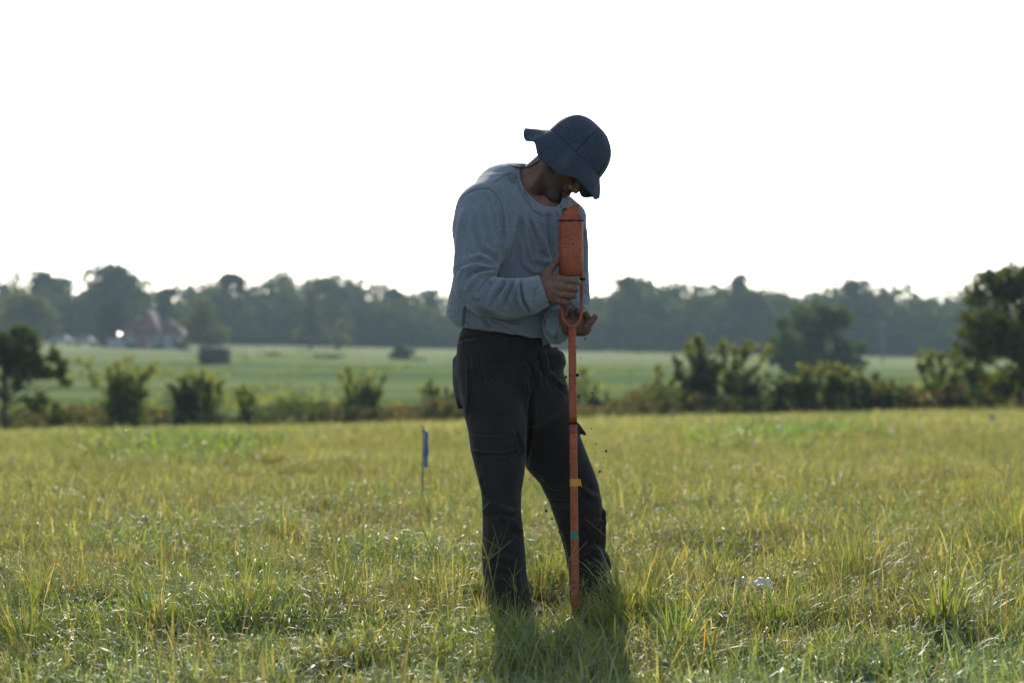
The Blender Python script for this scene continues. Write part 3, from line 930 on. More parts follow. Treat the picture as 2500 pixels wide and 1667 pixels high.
# seam band where crown and brim meet
bp = hatp(A_ * 1.014 * np.cos(ph), np.full(nph, .003), B_ * 1.014 * np.sin(ph))
bp = np.vstack([bp, bp[:1]])
v, f = tube(bp, .0022, 6, False)
add_mesh('seam_piping', v, f, MAT_DENIM, hat, cols={'ring': np.zeros(len(v)), 'panel': np.full(len(v), .6)})
def ring_at(c, nrm, r0, r1, name, mat, par):
    nrm = nrm / np.linalg.norm(nrm)
    u = np.cross(nrm, [0, 0, 1.0]); u /= np.linalg.norm(u); w = np.cross(nrm, u)
    a = np.linspace(0, 2 * np.pi, 17)
    ringp = c + nrm * .0022 + r0 * (np.cos(a)[:, None] * u + np.sin(a)[:, None] * w)
    v_, f_ = tube(ringp, r1, 6, False)
    o_ = add_mesh(name, v_, f_, mat, par)
    disc = np.vstack([c + nrm * .0026, c + nrm * .0026 + r0 * (np.cos(a[:-1])[:, None] * u + np.sin(a[:-1])[:, None] * w)])
    disc2 = disc - nrm * .002
    v2, f2 = merge([(disc, [np.array([(0, 1 + (i), 1 + (i + 1) % 16) for i in range(16)])]), (disc2, [np.array([(0, 1 + (i + 1) % 16, 1 + i) for i in range(16)])])])
    return o_, v2, f2
def hat_surface(px, py, verts):
    """point of a cloth sheet seen at a photograph pixel, on its near side"""
    x = 1250 + verts[:, 0] / verts[:, 1] * FPX; y = 833.5 - (verts[:, 2] - CAM_H) / verts[:, 1] * FPX
    near = verts[:, 1] < HC[1] + .01
    i = np.argmin(np.hypot(x - px, y - py) + 1e6 * (~near))
    return verts[i]
for px, py, sheet in ((1371, 309, CV), (1402.5, 342.5, CV), (1370.5, 341, CV), (1321, 374, BVt)):
    c = hat_surface(px, py, sheet)
    nr = c - (HC + HU * .02) if sheet is CV else np.array([-.35, -1, -.1])
    small = px == 1370.5
    o_, v2, f2 = ring_at(c, nr, .0022 if small else .0048, .0009 if small else .0013, 'eyelet', MAT_BRASS, hat)
    if not small:
        add_mesh('eyelet_mesh', v2, f2, MAT_HOLE, hat)
cord = [P(1322, 388, -.165), P(1312, 397, -.17), P(1300, 404, -.165), P(1285, 408.5, -.145), P(1270, 409.5, -.125), P(1255, 407, -.10), P(1240, 403.5, -.07), P(1228, 402.5, -.04), P(1218, 405.5, -.02), P(1209, 409.5, -.01)]
v, f = tube(cord, .0032, 8)
add_mesh('chin_cord', v, f, MAT_CORD, hat)

# ------------------------------------------------------------------ soil auger, held upside down
TD = -.27
tip = P(1402, 1507, TD); tip[2] = .0
auger = empty('soil_auger', tip, 'worn orange soil auger held upright with its bucket uppermost and its rod in the grass', 'soil auger')
def lathe(c0, c1, prof, seg=32):
    """prof: (t along the axis, radius)"""
    c0, c1 = np.asarray(c0), np.asarray(c1); ax_ = c1 - c0
    d = ax_ / np.linalg.norm(ax_); u = np.cross(d, [0, 1.0, 0]); u /= np.linalg.norm(u); w = np.cross(d, u)
    a = np.linspace(0, 2 * np.pi, seg, endpoint=False)
    V_ = np.concatenate([c0 + ax_ * t + r * (np.cos(a)[:, None] * u + np.sin(a)[:, None] * w) for t, r in prof])
    F_ = [(i * seg + j, i * seg + (j + 1) % seg, (i + 1) * seg + (j + 1) % seg, (i + 1) * seg + j) for i in range(len(prof) - 1) for j in range(seg)]
    return V_, [np.array(F_)]
b0, b1 = P(1394.5, 674, TD), P(1393.6, 537, TD)
rb = .0402
v, f = lathe(b0, b1, [(0, .0), (0.001, rb - .004), (.02, rb), (.3, rb), (.6, rb * .998), (.97, rb), (1.0, rb), (1.0, rb - .004), (.6, rb - .004), (.1, rb - .004)])
add_mesh('bucket', v, f, MAT_ORANGE, auger)
rim = [P(1393.6, 538.5, TD) + rb * 1.008 * np.array([math.cos(a), math.sin(a), .06 * math.sin(a)]) for a in np.linspace(0, 2 * np.pi, 33)]
rim = np.array(rim); rim[:, 2] += .0006 * np.sin(np.arange(33) * 2.3)
v, f = tube(rim, .0018 + .0011 * np.abs(np.sin(np.arange(33) * 1.37 + .3 * np.arange(33) ** 1.3)), 6, False)
add_mesh('soil_crust', v, f, MAT_SOIL, auger, )
def blade(outline, dy0, curve, mat, name, thick=.004):
    """a curved cutting lip: outline in photograph pixels bent on the bucket's cylinder"""
    ctr = np.mean(outline, 0)
    V_ = []
    rings = 6
    for side in (0, 1):
        for k in range(rings + 1):
            for x, y in outline:
                xx, yy = ctr[0] + (x - ctr[0]) * k / rings, ctr[1] + (y - ctr[1]) * k / rings
                X = np.clip((xx - 1393.6) / 30.0, -.99, .99)
                p = P(xx, yy, TD)
                p[1] = D0 + TD + curve * math.sqrt(1 - X * X) * (rb - .001) + dy0 + side * thick
                V_.append(p)
    n_ = len(outline); F_ = []
    for side in (0, 1):
        o0 = side * (rings + 1) * n_
        for k in range(rings):
            for i in range(n_):
                qd = (o0 + k * n_ + i, o0 + k * n_ + (i + 1) % n_, o0 + (k + 1) * n_ + (i + 1) % n_, o0 + (k + 1) * n_ + i)
                F_.append(qd if side else qd[::-1])
    o0, o1 = rings * n_, (rings + 1) * n_ + rings * n_
    for i in range(n_):
        F_.append((o0 + i, o0 + (i + 1) % n_, o1 + (i + 1) % n_, o1 + i))
    return add_mesh(name, np.array(V_), np.array(F_), mat, auger)
lip = [(1366.5, 540), (1369, 530), (1374, 521), (1381, 512.5), (1390, 506), (1400, 502.5), (1408, 501.5), (1413.8, 501), (1413, 508), (1411.5, 516), (1412, 521), (1417, 528), (1422.5, 538), (1410, 541), (1393, 542), (1378, 541.5)]
bl = blade(lip, 0, -1, MAT_ORANGE, 'cutting_lip')
lip2 = [(1374, 540), (1373, 508), (1378, 506), (1388, 506), (1396, 511), (1403, 522), (1409, 540)]
blade(lip2, 0, 1, MAT_RUST, 'cutting_lip')
c = P(1397.5, 515, TD); c[1] = D0 + TD - rb * .99
v, f = lathe(c + [0, .004, 0], c - [0, .004, 0], [(0, .0001), (0, .0036), (1, .0036), (1, .0001)], 12)
add_mesh('rivet', v, f, MAT_SOIL, auger)
# yoke: flat strap bent to a U
yk = [(1420, 655), (1420, 676), (1420, 700), (1420, 735), (1420, 762), (1417.5, 776), (1411.5, 788), (1403, 795), (1396, 796.5), (1388, 794), (1379.5, 787), (1373.5, 775), (1371.5, 760), (1371.5, 735), (1371.5, 700), (1371.5, 676), (1371.5, 655)]
yp = np.array([P(x, y, TD) for x, y in yk])
tg = np.gradient(yp, axis=0); tg /= np.linalg.norm(tg, axis=1)[:, None]
nr = np.stack([tg[:, 2], 0 * tg[:, 0], -tg[:, 0]], 1)
V_ = []
for i in range(len(yp)):
    for a, b in ((1, 1), (1, -1), (-1, -1), (-1, 1)):
        V_.append(yp[i] + nr[i] * .0046 * a + np.array([0, .011 * b, 0]))
F_ = [(i * 4 + j, i * 4 + (j + 1) % 4, (i + 1) * 4 + (j + 1) % 4, (i + 1) * 4 + j) for i in range(len(yp) - 1) for j in range(4)]
yo = add_mesh('yoke', np.array(V_), np.array(F_), MAT_ORANGE, auger, smooth=False)
md = yo.modifiers.new('soft', 'BEVEL'); md.width = .0018; md.segments = 2
v, f = lathe(P(1415, 681, TD - .02), P(1428.5, 682, TD - .02), [(0, .0001), (0, .0045), (1, .0045), (1, .0001)], 10)
add_mesh('bolt', v, f, MAT_SOIL, auger)
# rod
def rod(y0, y1, name, mat, r, par=auger, seg=20):
    def cx(y): return 1396.5 + (y - 800) / (1471 - 800) * 8.0
    v_, f_ = lathe(P(cx(y0), y0, TD), P(cx(y1), y1, TD), [(0, .0002), (0, r)] + [(k / 12, r) for k in range(1, 12)] + [(1, r), (1, .0002)], seg)
    return add_mesh(name, v_, f_, mat, par)
rod(797, 1030, 'rod', MAT_ORANGE, .0128)
rod(1030, 1036, 'rod_collar', MAT_SOIL, .0136)
rod(1036, 1056, 'coupling', MAT_REDPAINT, .0131)
rod(1056, 1512, 'rod', MAT_ORANGE, .0127)
rod(1168, 1187, 'tape_band', MAT_YTAPE, .0133)
rod(1294.5, 1315.5, 'tape_band', MAT_GTAPE, .0133)
fl = [(1409, 1169), (1417, 1169), (1419, 1176), (1421, 1191), (1418, 1185), (1409, 1186)]
v = np.array([P(x, y, TD - .002 + k) for k in (0, .0012) for x, y in fl]); nn = len(fl)
f = [np.array([(0, 1, 2, 5), (2, 3, 4, 5)])[:, ::-1], np.array([(0, 1, 2, 5), (2, 3, 4, 5)]) + nn, np.array([(i, (i + 1) % nn, nn + (i + 1) % nn, nn + i) for i in range(nn)])]
add_mesh('tape_tail', v, [np.concatenate(f)], MAT_YTAPE, auger, smooth=False)
# ------------------------------------------------------------------ terrain
def ground_z(x, y):
    x = np.asarray(x, float); y = np.asarray(y, float)
    z = np.interp(y, [-400, 0, 4, 9, 15, 30, 45, 60, 75, 95, 120, 150, 200, 250, 300, 350, 450, 800, 3000],
                  [.6, .06, 0, 0, -.13, -.60, -1.08, -1.58, -1.98, -2.2, -2.22, -2.02, -1.70, -1.30, -.95, -.63, -.2, 1.0, 3.0])
    t = np.interp(y, [0, 9, 30, 60, 120, 200, 350, 600, 3000], [0, 0, .008, .027, .0, -.012, -.018, -.010, 0])
    z = z + t * np.clip(x, -110, 110)
    near = np.clip(1 - y / 90, 0, 1)
    z = z + near * (.02 * np.sin(x * .9 + .4) * np.sin(y * .55) + .015 * np.sin(x * .37 + y * .81)) * np.clip((y - 8) / 6, 0, 1)
    z = z + .12 * np.clip((y - 90) / 100, 0, 1) * np.sin(x * .05 + 1) * np.sin(y * .045)
    return z

def gz(x, y):
    return float(ground_z(x, y))

def axis(a, b, c, d, n1, n2, n3):
    return np.unique(np.concatenate([np.linspace(a, b, n1), np.linspace(b, c, n2), np.linspace(c, d, n3)]))

xs = np.unique(np.concatenate([-np.geomspace(30, 1500, 24), np.linspace(-30, 30, 121), np.geomspace(30, 1500, 24)]))
ys = np.unique(np.concatenate([-np.geomspace(2, 300, 12), np.linspace(-2, 70, 181), np.linspace(70, 420, 141), np.geomspace(420, 2600, 30)]))
GX, GY = np.meshgrid(xs, ys, indexing='ij')
gv = np.stack([GX.ravel(), GY.ravel(), ground_z(GX, GY).ravel()], 1)
n = N('field_earth_and_sward')
sep = n.n('SeparateXYZ'); n.l(n.n('NewGeometry').outputs['Position'], sep.inputs[0])
yv = sep.outputs['Y']
f1 = n.noise(n.pos(), 9, 5, .65)
near_c = n.ramp(f1, (.3, (.040, .040, .014)), (.55, (.085, .085, .026)), (.75, (.13, .115, .045)))
f2 = n.noise(n.pos((1, .35, 1)), .16, 4, .6)
mid_c = n.ramp(f2, (.35, (.095, .105, .028)), (.65, (.15, .14, .05)))
# the crop beyond the hedge: long bands of denser and thinner growth
bands = n.noise(n.pos((.016, .060, 1)), 1.0, 6, .62, .8)
far_c = n.ramp(bands, (.38, (.085, .130, .050)), (.47, (.165, .220, .080)), (.60, (.24, .275, .115)))
fine = n.noise(n.pos((.10, .30, 1)), 1.2, 6, .7)
far_c = n.mix(n.math('MULTIPLY', n.rampf(fine, .4, .7), .5), far_c, (.095, .145, .055))
pale = n.math('MULTIPLY', n.rampf(n.math('ADD', yv, n.math('MULTIPLY', n.noise(n.pos((.02, .02, 1)), 1, 2), 90)), 250, 330), .7)
far_c = n.mix(pale, far_c, (.30, .31, .17))
col = n.mix(n.rampf(yv, 14, 26), near_c, mid_c)
dry = n.math('MULTIPLY', n.math('MULTIPLY', n.rampf(yv, 50, 60), n.rampf(yv, 85, 68)), .75)
col = n.mix(n.rampf(n.math('ADD', yv, n.math('MULTIPLY', n.noise(n.pos(), .15, 3), 20)), 70, 88), col, far_c)
col = n.mix(dry, col, (.17, .13, .065))
hh = n.noise(n.pos(), 6, 6, .7)
dif = n.n('BsdfDiffuse'); n.l(col, dif.inputs['Color']); n.l(n.bump(hh, .9, .08), dif.inputs['Normal']); n.l(dif.outputs[0], n.out.inputs['Surface'])
ground = add_mesh('ground', gv, grid_faces(len(xs), len(ys), False), n.m)
ground['kind'] = 'structure'

# ------------------------------------------------------------------ grass
def grass_mat(name, trans=.53, gloss=.05, rough=.45):
    n = N(name)
    c = n.attr('col')
    big = n.noise(n.pos(), .35, 3, .6)
    c = n.mix(n.math('MULTIPLY', n.rampf(big, .38, .66), .75), c, n.mix(.5, c, (.21, .185, .085)))
    oi = n.n('ObjectInfo').outputs['Random']
    hs = n.n('HueSaturation'); n.l(c, hs.inputs['Color'])
    n.l(n.math('ADD', .482, n.math('MULTIPLY', oi, .036)), hs.inputs['Hue'])
    n.l(n.math('ADD', .92, n.math('MULTIPLY', oi, .42)), hs.inputs['Value'])
    tc = n.mix(1.0, hs.outputs[0], (2.06, 1.92, .98), 'MULTIPLY')
    dc = n.mix(1.0, hs.outputs[0], (.76, 1.16, 1.0), 'MULTIPLY')
    return n.leafy(dc, trans, gloss, rough, tc)

M_GRASS = grass_mat('meadow_grass_blade')
n = N('dew_drop')
M_DEW = n.pbr((.8, .85, .85), .14, Specular_IOR_Level=.9, Transmission_Weight=0.0, Metallic=.6)

PAL = {
 'lush':  [((.080, .120, .024), 5), ((.11, .150, .030), 5), ((.15, .17, .040), 4), ((.060, .10, .038), 3), ((.20, .19, .060), 2), ((.36, .15, .03), .5), ((.27, .23, .12), 1.5)],
 'mixed': [((.125, .145, .030), 5), ((.17, .175, .042), 5), ((.085, .115, .030), 3), ((.22, .20, .07), 3), ((.34, .16, .04), .35), ((.29, .25, .14), 2.6)],
 'dry':   [((.165, .175, .04), 4), ((.21, .20, .06), 4), ((.26, .22, .10), 3), ((.11, .125, .025), 3), ((.31, .18, .06), .3)],
 'wet':   [((.13, .18, .085), 4), ((.17, .21, .11), 3), ((.10, .14, .04), 3), ((.2, .2, .06), 1.5), ((.3, .15, .03), .3)],
 'weed':  [((.085, .15, .02), 5), ((.12, .19, .03), 4), ((.06, .11, .025), 3)],
 'stalk': [((.17, .17, .05), 3), ((.22, .19, .08), 3), ((.10, .12, .035), 2), ((.12, .085, .05), 1)],
}
def pick(pal, n_, rs):
    cs = np.array([c for c, w in PAL[pal]]); w = np.array([w for c, w in PAL[pal]]); w = w / w.sum()
    c = cs[rs.choice(len(cs), n_, p=w)]
    return c * rs.uniform(.82, 1.2, (n_, 1))

def blades(n_, size, h, hs, w, lean, curl, pal, seed, segs=4, taper=.8, centre=None, az=None, spread_pow=.5):
    """n_ tapering, bending leaf blades; returns verts, quads, tris, colours"""
    rs = np.random.RandomState(seed)
    if centre is None:
        base = rs.uniform(-size / 2, size / 2, (n_, 2))
    else:
        rr = size / 2 * rs.uniform(0, 1, n_) ** spread_pow; aa = rs.uniform(0, 6.283, n_)
        base = np.stack([rr * np.cos(aa), rr * np.sin(aa)], 1) + centre
    az_ = rs.uniform(0, 6.283, n_) if az is None else az(base, rs)
    H = np.clip(rs.normal(h, hs, n_), h * .3, h * 2.2)
    ln_ = rs.gamma(2.0, lean / 2, n_); cu = rs.gamma(2.0, curl / 2, n_)
    d = np.stack([np.cos(az_), np.sin(az_)], 1)
    tw = rs.uniform(0, 6.283, n_)
    side = np.stack([np.cos(az_ + 1.57), np.sin(az_ + 1.57)], 1)
    W = w * rs.uniform(.55, 1.3, n_)
    s = np.linspace(0, 1, segs + 1)
    V_, C_ = [], []
    col_ = pick(pal, n_, rs)
    pos = np.zeros((n_, 3)); pos[:, :2] = base
    ang = np.minimum(ln_, 1.2)
    path = [pos.copy()]
    for k in range(segs):
        st = H / segs
        pos = pos + np.stack([d[:, 0] * np.sin(ang) * st, d[:, 1] * np.sin(ang) * st, np.cos(ang) * st], 1)
        path.append(pos.copy())
        ang = np.minimum(ang + cu / segs * (k + 1) * .7, 2.6)
    for k in range(segs):
        ww = W * (1 - s[k] ** 2 * taper) * (.75 if k == 0 else 1)
        tws = tw * 0 + .35 * np.sin(tw + k)
        off = np.stack([side[:, 0] * np.cos(tws), side[:, 1] * np.cos(tws), np.sin(tws)], 1) * ww[:, None] / 2
        V_ += [path[k] - off, path[k] + off]
    V_.append(path[-1])
    V_ = np.stack(V_, 1)                    # n, 2*segs+1, 3
    m = 2 * segs + 1
    C_ = np.repeat(col_[:, None, :], m, 1)
    i0 = np.arange(n_)[:, None] * m
    Q = np.concatenate([i0 + np.array([2 * k, 2 * k + 1, 2 * k + 3, 2 * k + 2]) for k in range(segs - 1)])
    T_ = i0 + np.array([2 * segs - 2, 2 * segs - 1, 2 * segs])
    return V_.reshape(-1, 3), Q, T_, C_.reshape(-1, 3), path[-1]

def seed_stalks(n_, size, h, seed, fingers=(3, 5), flen=.055):
    """thin stems with a few splayed seed fingers at the top"""
    rs = np.random.RandomState(seed)
    out = []
    for i in range(n_):
        b = np.array([*rs.uniform(-size / 2, size / 2, 2), 0]); H = h * rs.uniform(.7, 1.25)
        a = rs.uniform(0, 6.283); le = rs.uniform(.05, .35)
        top = b + np.array([math.cos(a) * le * H, math.sin(a) * le * H, H])
        mid = (b + top) / 2 + np.array([math.cos(a), math.sin(a), 0]) * -.06 * H
        c = pick('stalk', 1, rs)[0]
        def strip(p, q_, r, wa, wb):
            dv = np.array([math.cos(a + 1.3), math.sin(a + 1.3), 0])
            return np.array([p - dv * wa, p + dv * wa, q_ + dv * wb, q_ - dv * wb, r]), c
        w0 = .0008
        for p, q_ in ((b, mid), (mid, top)):
            for ax_ in (0, 1):
                dv = np.array([1, 0, 0]) if ax_ == 0 else np.array([0, 1, 0])
                out.append((np.array([p - dv * w0, p + dv * w0, q_ + dv * w0, q_ - dv * w0]), c))
        for _ in range(rs.randint(*fingers)):
            a2 = rs.uniform(0, 6.283); el = rs.uniform(.5, 1.3)
            e = top + flen * rs.uniform(.7, 1.5) * np.array([math.cos(a2) * math.cos(el), math.sin(a2) * math.cos(el), math.sin(el)])
            for ax_ in (0, 1):
                dv = (np.array([1, 0, 0]) if ax_ == 0 else np.array([0, .7, .7])) * .0011
                out.append((np.array([top - dv, top + dv, e + dv * .5, e - dv * .5]), c * .8))
    V_ = np.concatenate([o[0] for o in out]); C_ = np.repeat(np.array([o[1] for o in out]), 4, 0)
    Q = np.arange(len(V_)).reshape(-1, 4)
    return V_, Q, np.zeros((0, 3), int), C_, None

def drops(points, r, seed):
    rs = np.random.RandomState(seed)
    o = np.array([(1, 0, 0), (-1, 0, 0), (0, 1, 0), (0, -1, 0), (0, 0, 1), (0, 0, -1)], float)
    t = np.array([(0, 2, 4), (2, 1, 4), (1, 3, 4), (3, 0, 4), (2, 0, 5), (1, 2, 5), (3, 1, 5), (0, 3, 5)])
    V_ = (points[:, None, :] + o[None] * (r * rs.uniform(.5, 1.3, (len(points), 1, 1)))).reshape(-1, 3)
    T_ = (np.arange(len(points))[:, None, None] * 6 + t[None]).reshape(-1, 3)
    return V_, T_

PROTO = bpy.data.collections.new('grass_patch_sources')   # never linked to the scene: sources of the stuff scatters
def patch(name, sets, coll, dew=None):
    V_, Q, T_, C_, off = [], [], [], [], 0
    tips = []
    for v_, q_, t_, c_, tp in sets:
        V_.append(v_); Q.append(q_ + off); T_.append(t_ + off); C_.append(c_); off += len(v_)
        if tp is not None: tips.append(tp)
    mi = np.zeros(sum(len(q_) for q_ in Q) + sum(len(t_) for t_ in T_), int)
    if dew:
        tp = np.concatenate(tips); rs = np.random.RandomState(len(tp))
        tp = tp[rs.choice(len(tp), dew[0])] + rs.normal(0, .004, (dew[0], 3))
        dv, dt = drops(tp, dew[1], 3)
        V_.append(dv); T_.append(dt + off); C_.append(np.ones((len(dv), 3)) * .8)
        mi = np.concatenate([mi, np.ones(len(dt), int)])
    me = mesh_np(name, np.concatenate(V_), [np.concatenate(Q), np.concatenate(T_)], [M_GRASS, M_DEW], {'col': np.concatenate(C_)}, midx=mi)
    o = bpy.data.objects.new(name, me)
    coll.objects.link(o)
    return o

def collection(name):
    return bpy.data.collections.new(name)

def scatter(name, pts_, scl, idx, coll, tilt=None, seed=1):
    rs = np.random.RandomState(seed)
    pts_ = np.asarray(pts_, float)
    me = bpy.data.meshes.new(name)
    me.vertices.add(len(pts_)); me.vertices.foreach_set('co', pts_.astype(np.float32).ravel())
    rot = np.zeros((len(pts_), 3), np.float32); rot[:, 2] = rs.uniform(0, 6.283, len(pts_))
    if tilt is not None: rot[:, :2] = rs.normal(0, tilt, (len(pts_), 2))
    a = me.attributes.new('rot', 'FLOAT_VECTOR', 'POINT'); a.data.foreach_set('vector', rot.ravel())
    a = me.attributes.new('scl', 'FLOAT', 'POINT'); a.data.foreach_set('value', np.asarray(scl, np.float32))
    a = me.attributes.new('idx', 'INT', 'POINT'); a.data.foreach_set('value', np.asarray(idx, np.int32))
    o = bpy.data.objects.new(name, me); COL.objects.link(o); o['kind'] = 'stuff'
    g = bpy.data.node_groups.new(name, 'GeometryNodeTree')
    g.interface.new_socket('Geometry', in_out='INPUT', socket_type='NodeSocketGeometry')
    g.interface.new_socket('Geometry', in_out='OUTPUT', socket_type='NodeSocketGeometry')
    gi = g.nodes.new('NodeGroupInput'); go = g.nodes.new('NodeGroupOutput')
    ci = g.nodes.new('GeometryNodeCollectionInfo'); ci.inputs['Collection'].default_value = coll
    ci.inputs['Separate Children'].default_value = True; ci.inputs['Reset Children'].default_value = True
    ip = g.nodes.new('GeometryNodeInstanceOnPoints'); ip.inputs['Pick Instance'].default_value = True
    def na(nm, ty):
        q_ = g.nodes.new('GeometryNodeInputNamedAttribute'); q_.data_type = ty; q_.inputs['Name'].default_value = nm
        return q_.outputs['Attribute']
    L = g.links.new
    L(gi.outputs[0], ip.inputs['Points']); L(ci.outputs[0], ip.inputs['Instance'])
    L(na('idx', 'INT'), ip.inputs['Instance Index']); L(na('rot', 'FLOAT_VECTOR'), ip.inputs['Rotation']); L(na('scl', 'FLOAT'), ip.inputs['Scale'])
    L(ip.outputs[0], go.inputs[0])
    md_ = o.modifiers.new('scatter', 'NODES'); md_.node_group = g
    return o

def field_points(y0, y1, dens, seed, half=.36, pad=.9):
    rs = np.random.RandomState(seed)
    w1 = half * y1 + pad
    n_ = int(dens * 2 * w1 * (y1 - y0))
    p = np.stack([rs.uniform(-w1, w1, n_), rs.uniform(y0, y1, n_)], 1)
    p = p[np.abs(p[:, 0]) < half * p[:, 1] + pad]
    return np.column_stack([p, ground_z(p[:, 0], p[:, 1])]), rs

def pnoise(x, y, s, seed):
    return wav(np.stack([x, y, 0 * x], 1), s, seed, 3)

# close sward: patches of real blades, about 0.3 m across
cn = collection('near_grass')
for i, (pal, hh_, nb_) in enumerate((('lush', .115, 400), ('mixed', .105, 400), ('mixed', .12, 380), ('lush', .13, 380), ('dry', .10, 400), ('wet', .085, 420))):
    sets = [blades(nb_, .32, hh_, .035, .0038, .55, 1.6, pal, 10 + i, 4),
            blades(int(nb_ * .42), .32, hh_ * .55, .02, .0034, .8, 1.8, 'dry' if i % 2 else 'mixed', 30 + i, 3),
            blades(22 if pal != 'wet' else 60, .30, hh_ * 1.25, .04, .0082, .55, 1.2 if pal != 'wet' else 3.0, pal, 50 + i, 5)]
    if i in (1, 2, 4): sets.append(seed_stalks(3, .3, .22, 70 + i))
    patch('grass_patch', sets, cn, dew=(70 if pal != 'wet' else 160, .0011))
p, rs = field_points(4.0, 11.5, 17, 2)
nz = pnoise(p[:, 0], p[:, 1], 2.1, 4); nz2 = pnoise(p[:, 0], p[:, 1], 3.3, 14)
idx = np.where(nz > .35, 0, np.where(nz > .05, 3, np.where(nz > -.3, 2, np.where(nz > -.6, 1, 4))))
idx = np.where(rs.uniform(size=len(p)) < .25, rs.randint(0, 5, len(p)), idx)
wetm = (nz2 > -.15) & (p[:, 1] < 6.15 + .3 * nz)
idx = np.where(wetm & (rs.uniform(size=len(p)) < .65), 5, idx)
scl = rs.uniform(.78, 1.22, len(p)) * (1 + .18 * nz2)
# trodden round the feet
dft = np.minimum(np.hypot(p[:, 0] - .13, (p[:, 1] - 6.62) * .8), np.hypot(p[:, 0] - .22, p[:, 1] - 6.95))
scl = scl * np.clip(.36 + (dft - .06) / .5, .45, 1)
# flattened in front of the white sheet
dsh = np.hypot((p[:, 0] - .90) / .24, (p[:, 1] - 7.22) / .40)
scl = np.where(dsh < 1, np.minimum(scl, .40), scl)
scatter('meadow_grass', p, scl, idx, cn, .06, 5)

# middle distance, coarser patches
cm = collection('middle_grass')
for i, (pal, hh_) in enumerate((('mixed', .13), ('lush', .13), ('dry', .12), ('mixed', .15))):
    patch('grass_patch', [blades(620, .7, hh_, .04, .0056, .6, 1.7, pal, 110 + i, 3), blades(320, .7, hh_ * .6, .02, .0055, .9, 2.0, 'dry', 130 + i, 3),
                          seed_stalks(5, .7, .22, 140 + i)], cm, dew=(70, .0018))
p, rs = field_points(11.0, 27, 5.2, 22)
nz = pnoise(p[:, 0], p[:, 1], 1.1, 24)
idx = np.where(nz > .3, 1, np.where(nz > -.25, 0, 2)); idx = np.where(rs.uniform(size=len(p)) < .3, rs.randint(0, 4, len(p)), idx)
scatter('meadow_grass', p, rs.uniform(.8, 1.25, len(p)) * (1 + .15 * nz), idx, cm, .05, 25)
cf_ = collection('far_grass')
for i, (pal, hh_) in enumerate((('mixed', .16), ('dry', .15), ('lush', .15), ('mixed', .18))):
    patch('grass_patch', [blades(760, 1.6, hh_, .05, .013, .65, 1.7, pal, 210 + i, 3)], cf_, dew=(22, .0038))
p, rs = field_points(26, 62, 1.5, 32, .33)
nz = pnoise(p[:, 0], p[:, 1] * 1.4, .5, 34)
idx = np.where(nz > .35, 2, np.where(nz > -.1, 0, 1)); idx = np.where(rs.uniform(size=len(p)) < .3, rs.randint(0, 4, len(p)), idx)
scatter('meadow_grass', p, rs.uniform(.8, 1.3, len(p)), idx, cf_, .04, 35)

# leafy weeds, lusher and dewier, in two patches down the field
cw = collection('weeds')
for i in range(3):
    patch('weed_patch', [blades(130, .6, .22, .06, .028, .7, 1.3, 'weed', 310 + i, 4, .6), blades(90, .6, .12, .03, .03, 1.0, 1.2, 'weed', 320 + i, 3, .6)], cw, dew=(40, .0055))
rs = np.random.RandomState(8)
wp = []
for px, py, sx, sy, k in ((440, 1105, 70, 14, 90), (360, 1092, 90, 10, 40), (560, 1098, 60, 8, 25), (1840, 1078, 100, 12, 60), (1990, 1072, 90, 8, 30), (2120, 1036, 60, 4, 14)):
    for _ in range(k):
        x_, y_ = rs.normal(px, sx), rs.normal(py, sy)
        for Y_ in np.linspace(10, 62, 300):       # walk the sight line to the ground
            q_ = PY(x_, y_, Y_)
            if q_[2] <= gz(q_[0], q_[1]):
                wp.append((q_[0], q_[1], gz(q_[0], q_[1]))); break
wp = np.array(wp)
scatter('field_weeds', wp, rs.uniform(.6, 1.25, len(wp)), rs.randint(0, 3, len(wp)), cw, .08, 9)

# taller tufts and stalks one can pick out near the man
ct = collection('tufts')
def outward(base, rs):
    return np.arctan2(base[:, 1], base[:, 0]) + rs.normal(0, .5, len(base))
for i, (pal, h_, w_) in enumerate((('lush', .26, .004), ('mixed', .24, .0045), ('stalk', .30, .0026), ('lush', .22, .009))):
    patch('grass_tuft', [blades(150 if i != 2 else 60, .13, h_, .05, w_, .42, .7, pal, 410 + i, 5, .85, np.zeros(2), outward)], ct, dew=(8, .0015))
tf = []
for px, py, s, k in ((2080, 1440, 1.15, 0), (2110, 1430, 1.0, 1), (2050, 1450, .9, 2), (2475, 1350, 1.25, 0), (2440, 1345, .8, 2), (585, 1545, 1.0, 0), (640, 1530, .9, 0), (560, 1535, .8, 2), (700, 1520, .75, 1), (690, 1330, .8, 1),
                    (1545, 1530, 1.0, 3), (1580, 1545, 1.0, 0), (1500, 1560, .8, 0), (1395, 1538, .55, 0), (1330, 1450, .95, 0), (1360, 1440, .8, 0), (1225, 1555, .55, 2), (1270, 1560, .5, 2), (1480, 1540, .7, 2), (1180, 1540, .6, 1),
                    (90, 1500, .9, 1), (180, 1480, .7, 2), (830, 1500, .8, 3), (900, 1480, .75, 1), (1040, 1500, .7, 1), (2300, 1560, .9, 3), (1900, 1560, .8, 3), (1700, 1500, .7, 2), (380, 1560, .8, 3), (1990, 1540, .8, 0), (2200, 1480, .6, 2), (60, 1600, .9, 0), (1650, 1600, .8, 3),
                    (1100, 1480, .8, 2), (820, 1330, .8, 2), (300, 1400, .7, 2), (1780, 1440, .7, 1), (1835, 1450, .28, 1)):
    Y_ = FPX * CAM_H / (py - 833.5)
    x_ = (px - 1250) / FPX * Y_
    tf.append((x_, Y_, gz(x_, Y_), s, k))
tf = np.array(tf)
scatter('grass_tufts', tf[:, :3], tf[:, 3], tf[:, 4].astype(int), ct, .05, 12)
cs_ = collection('seedheads')
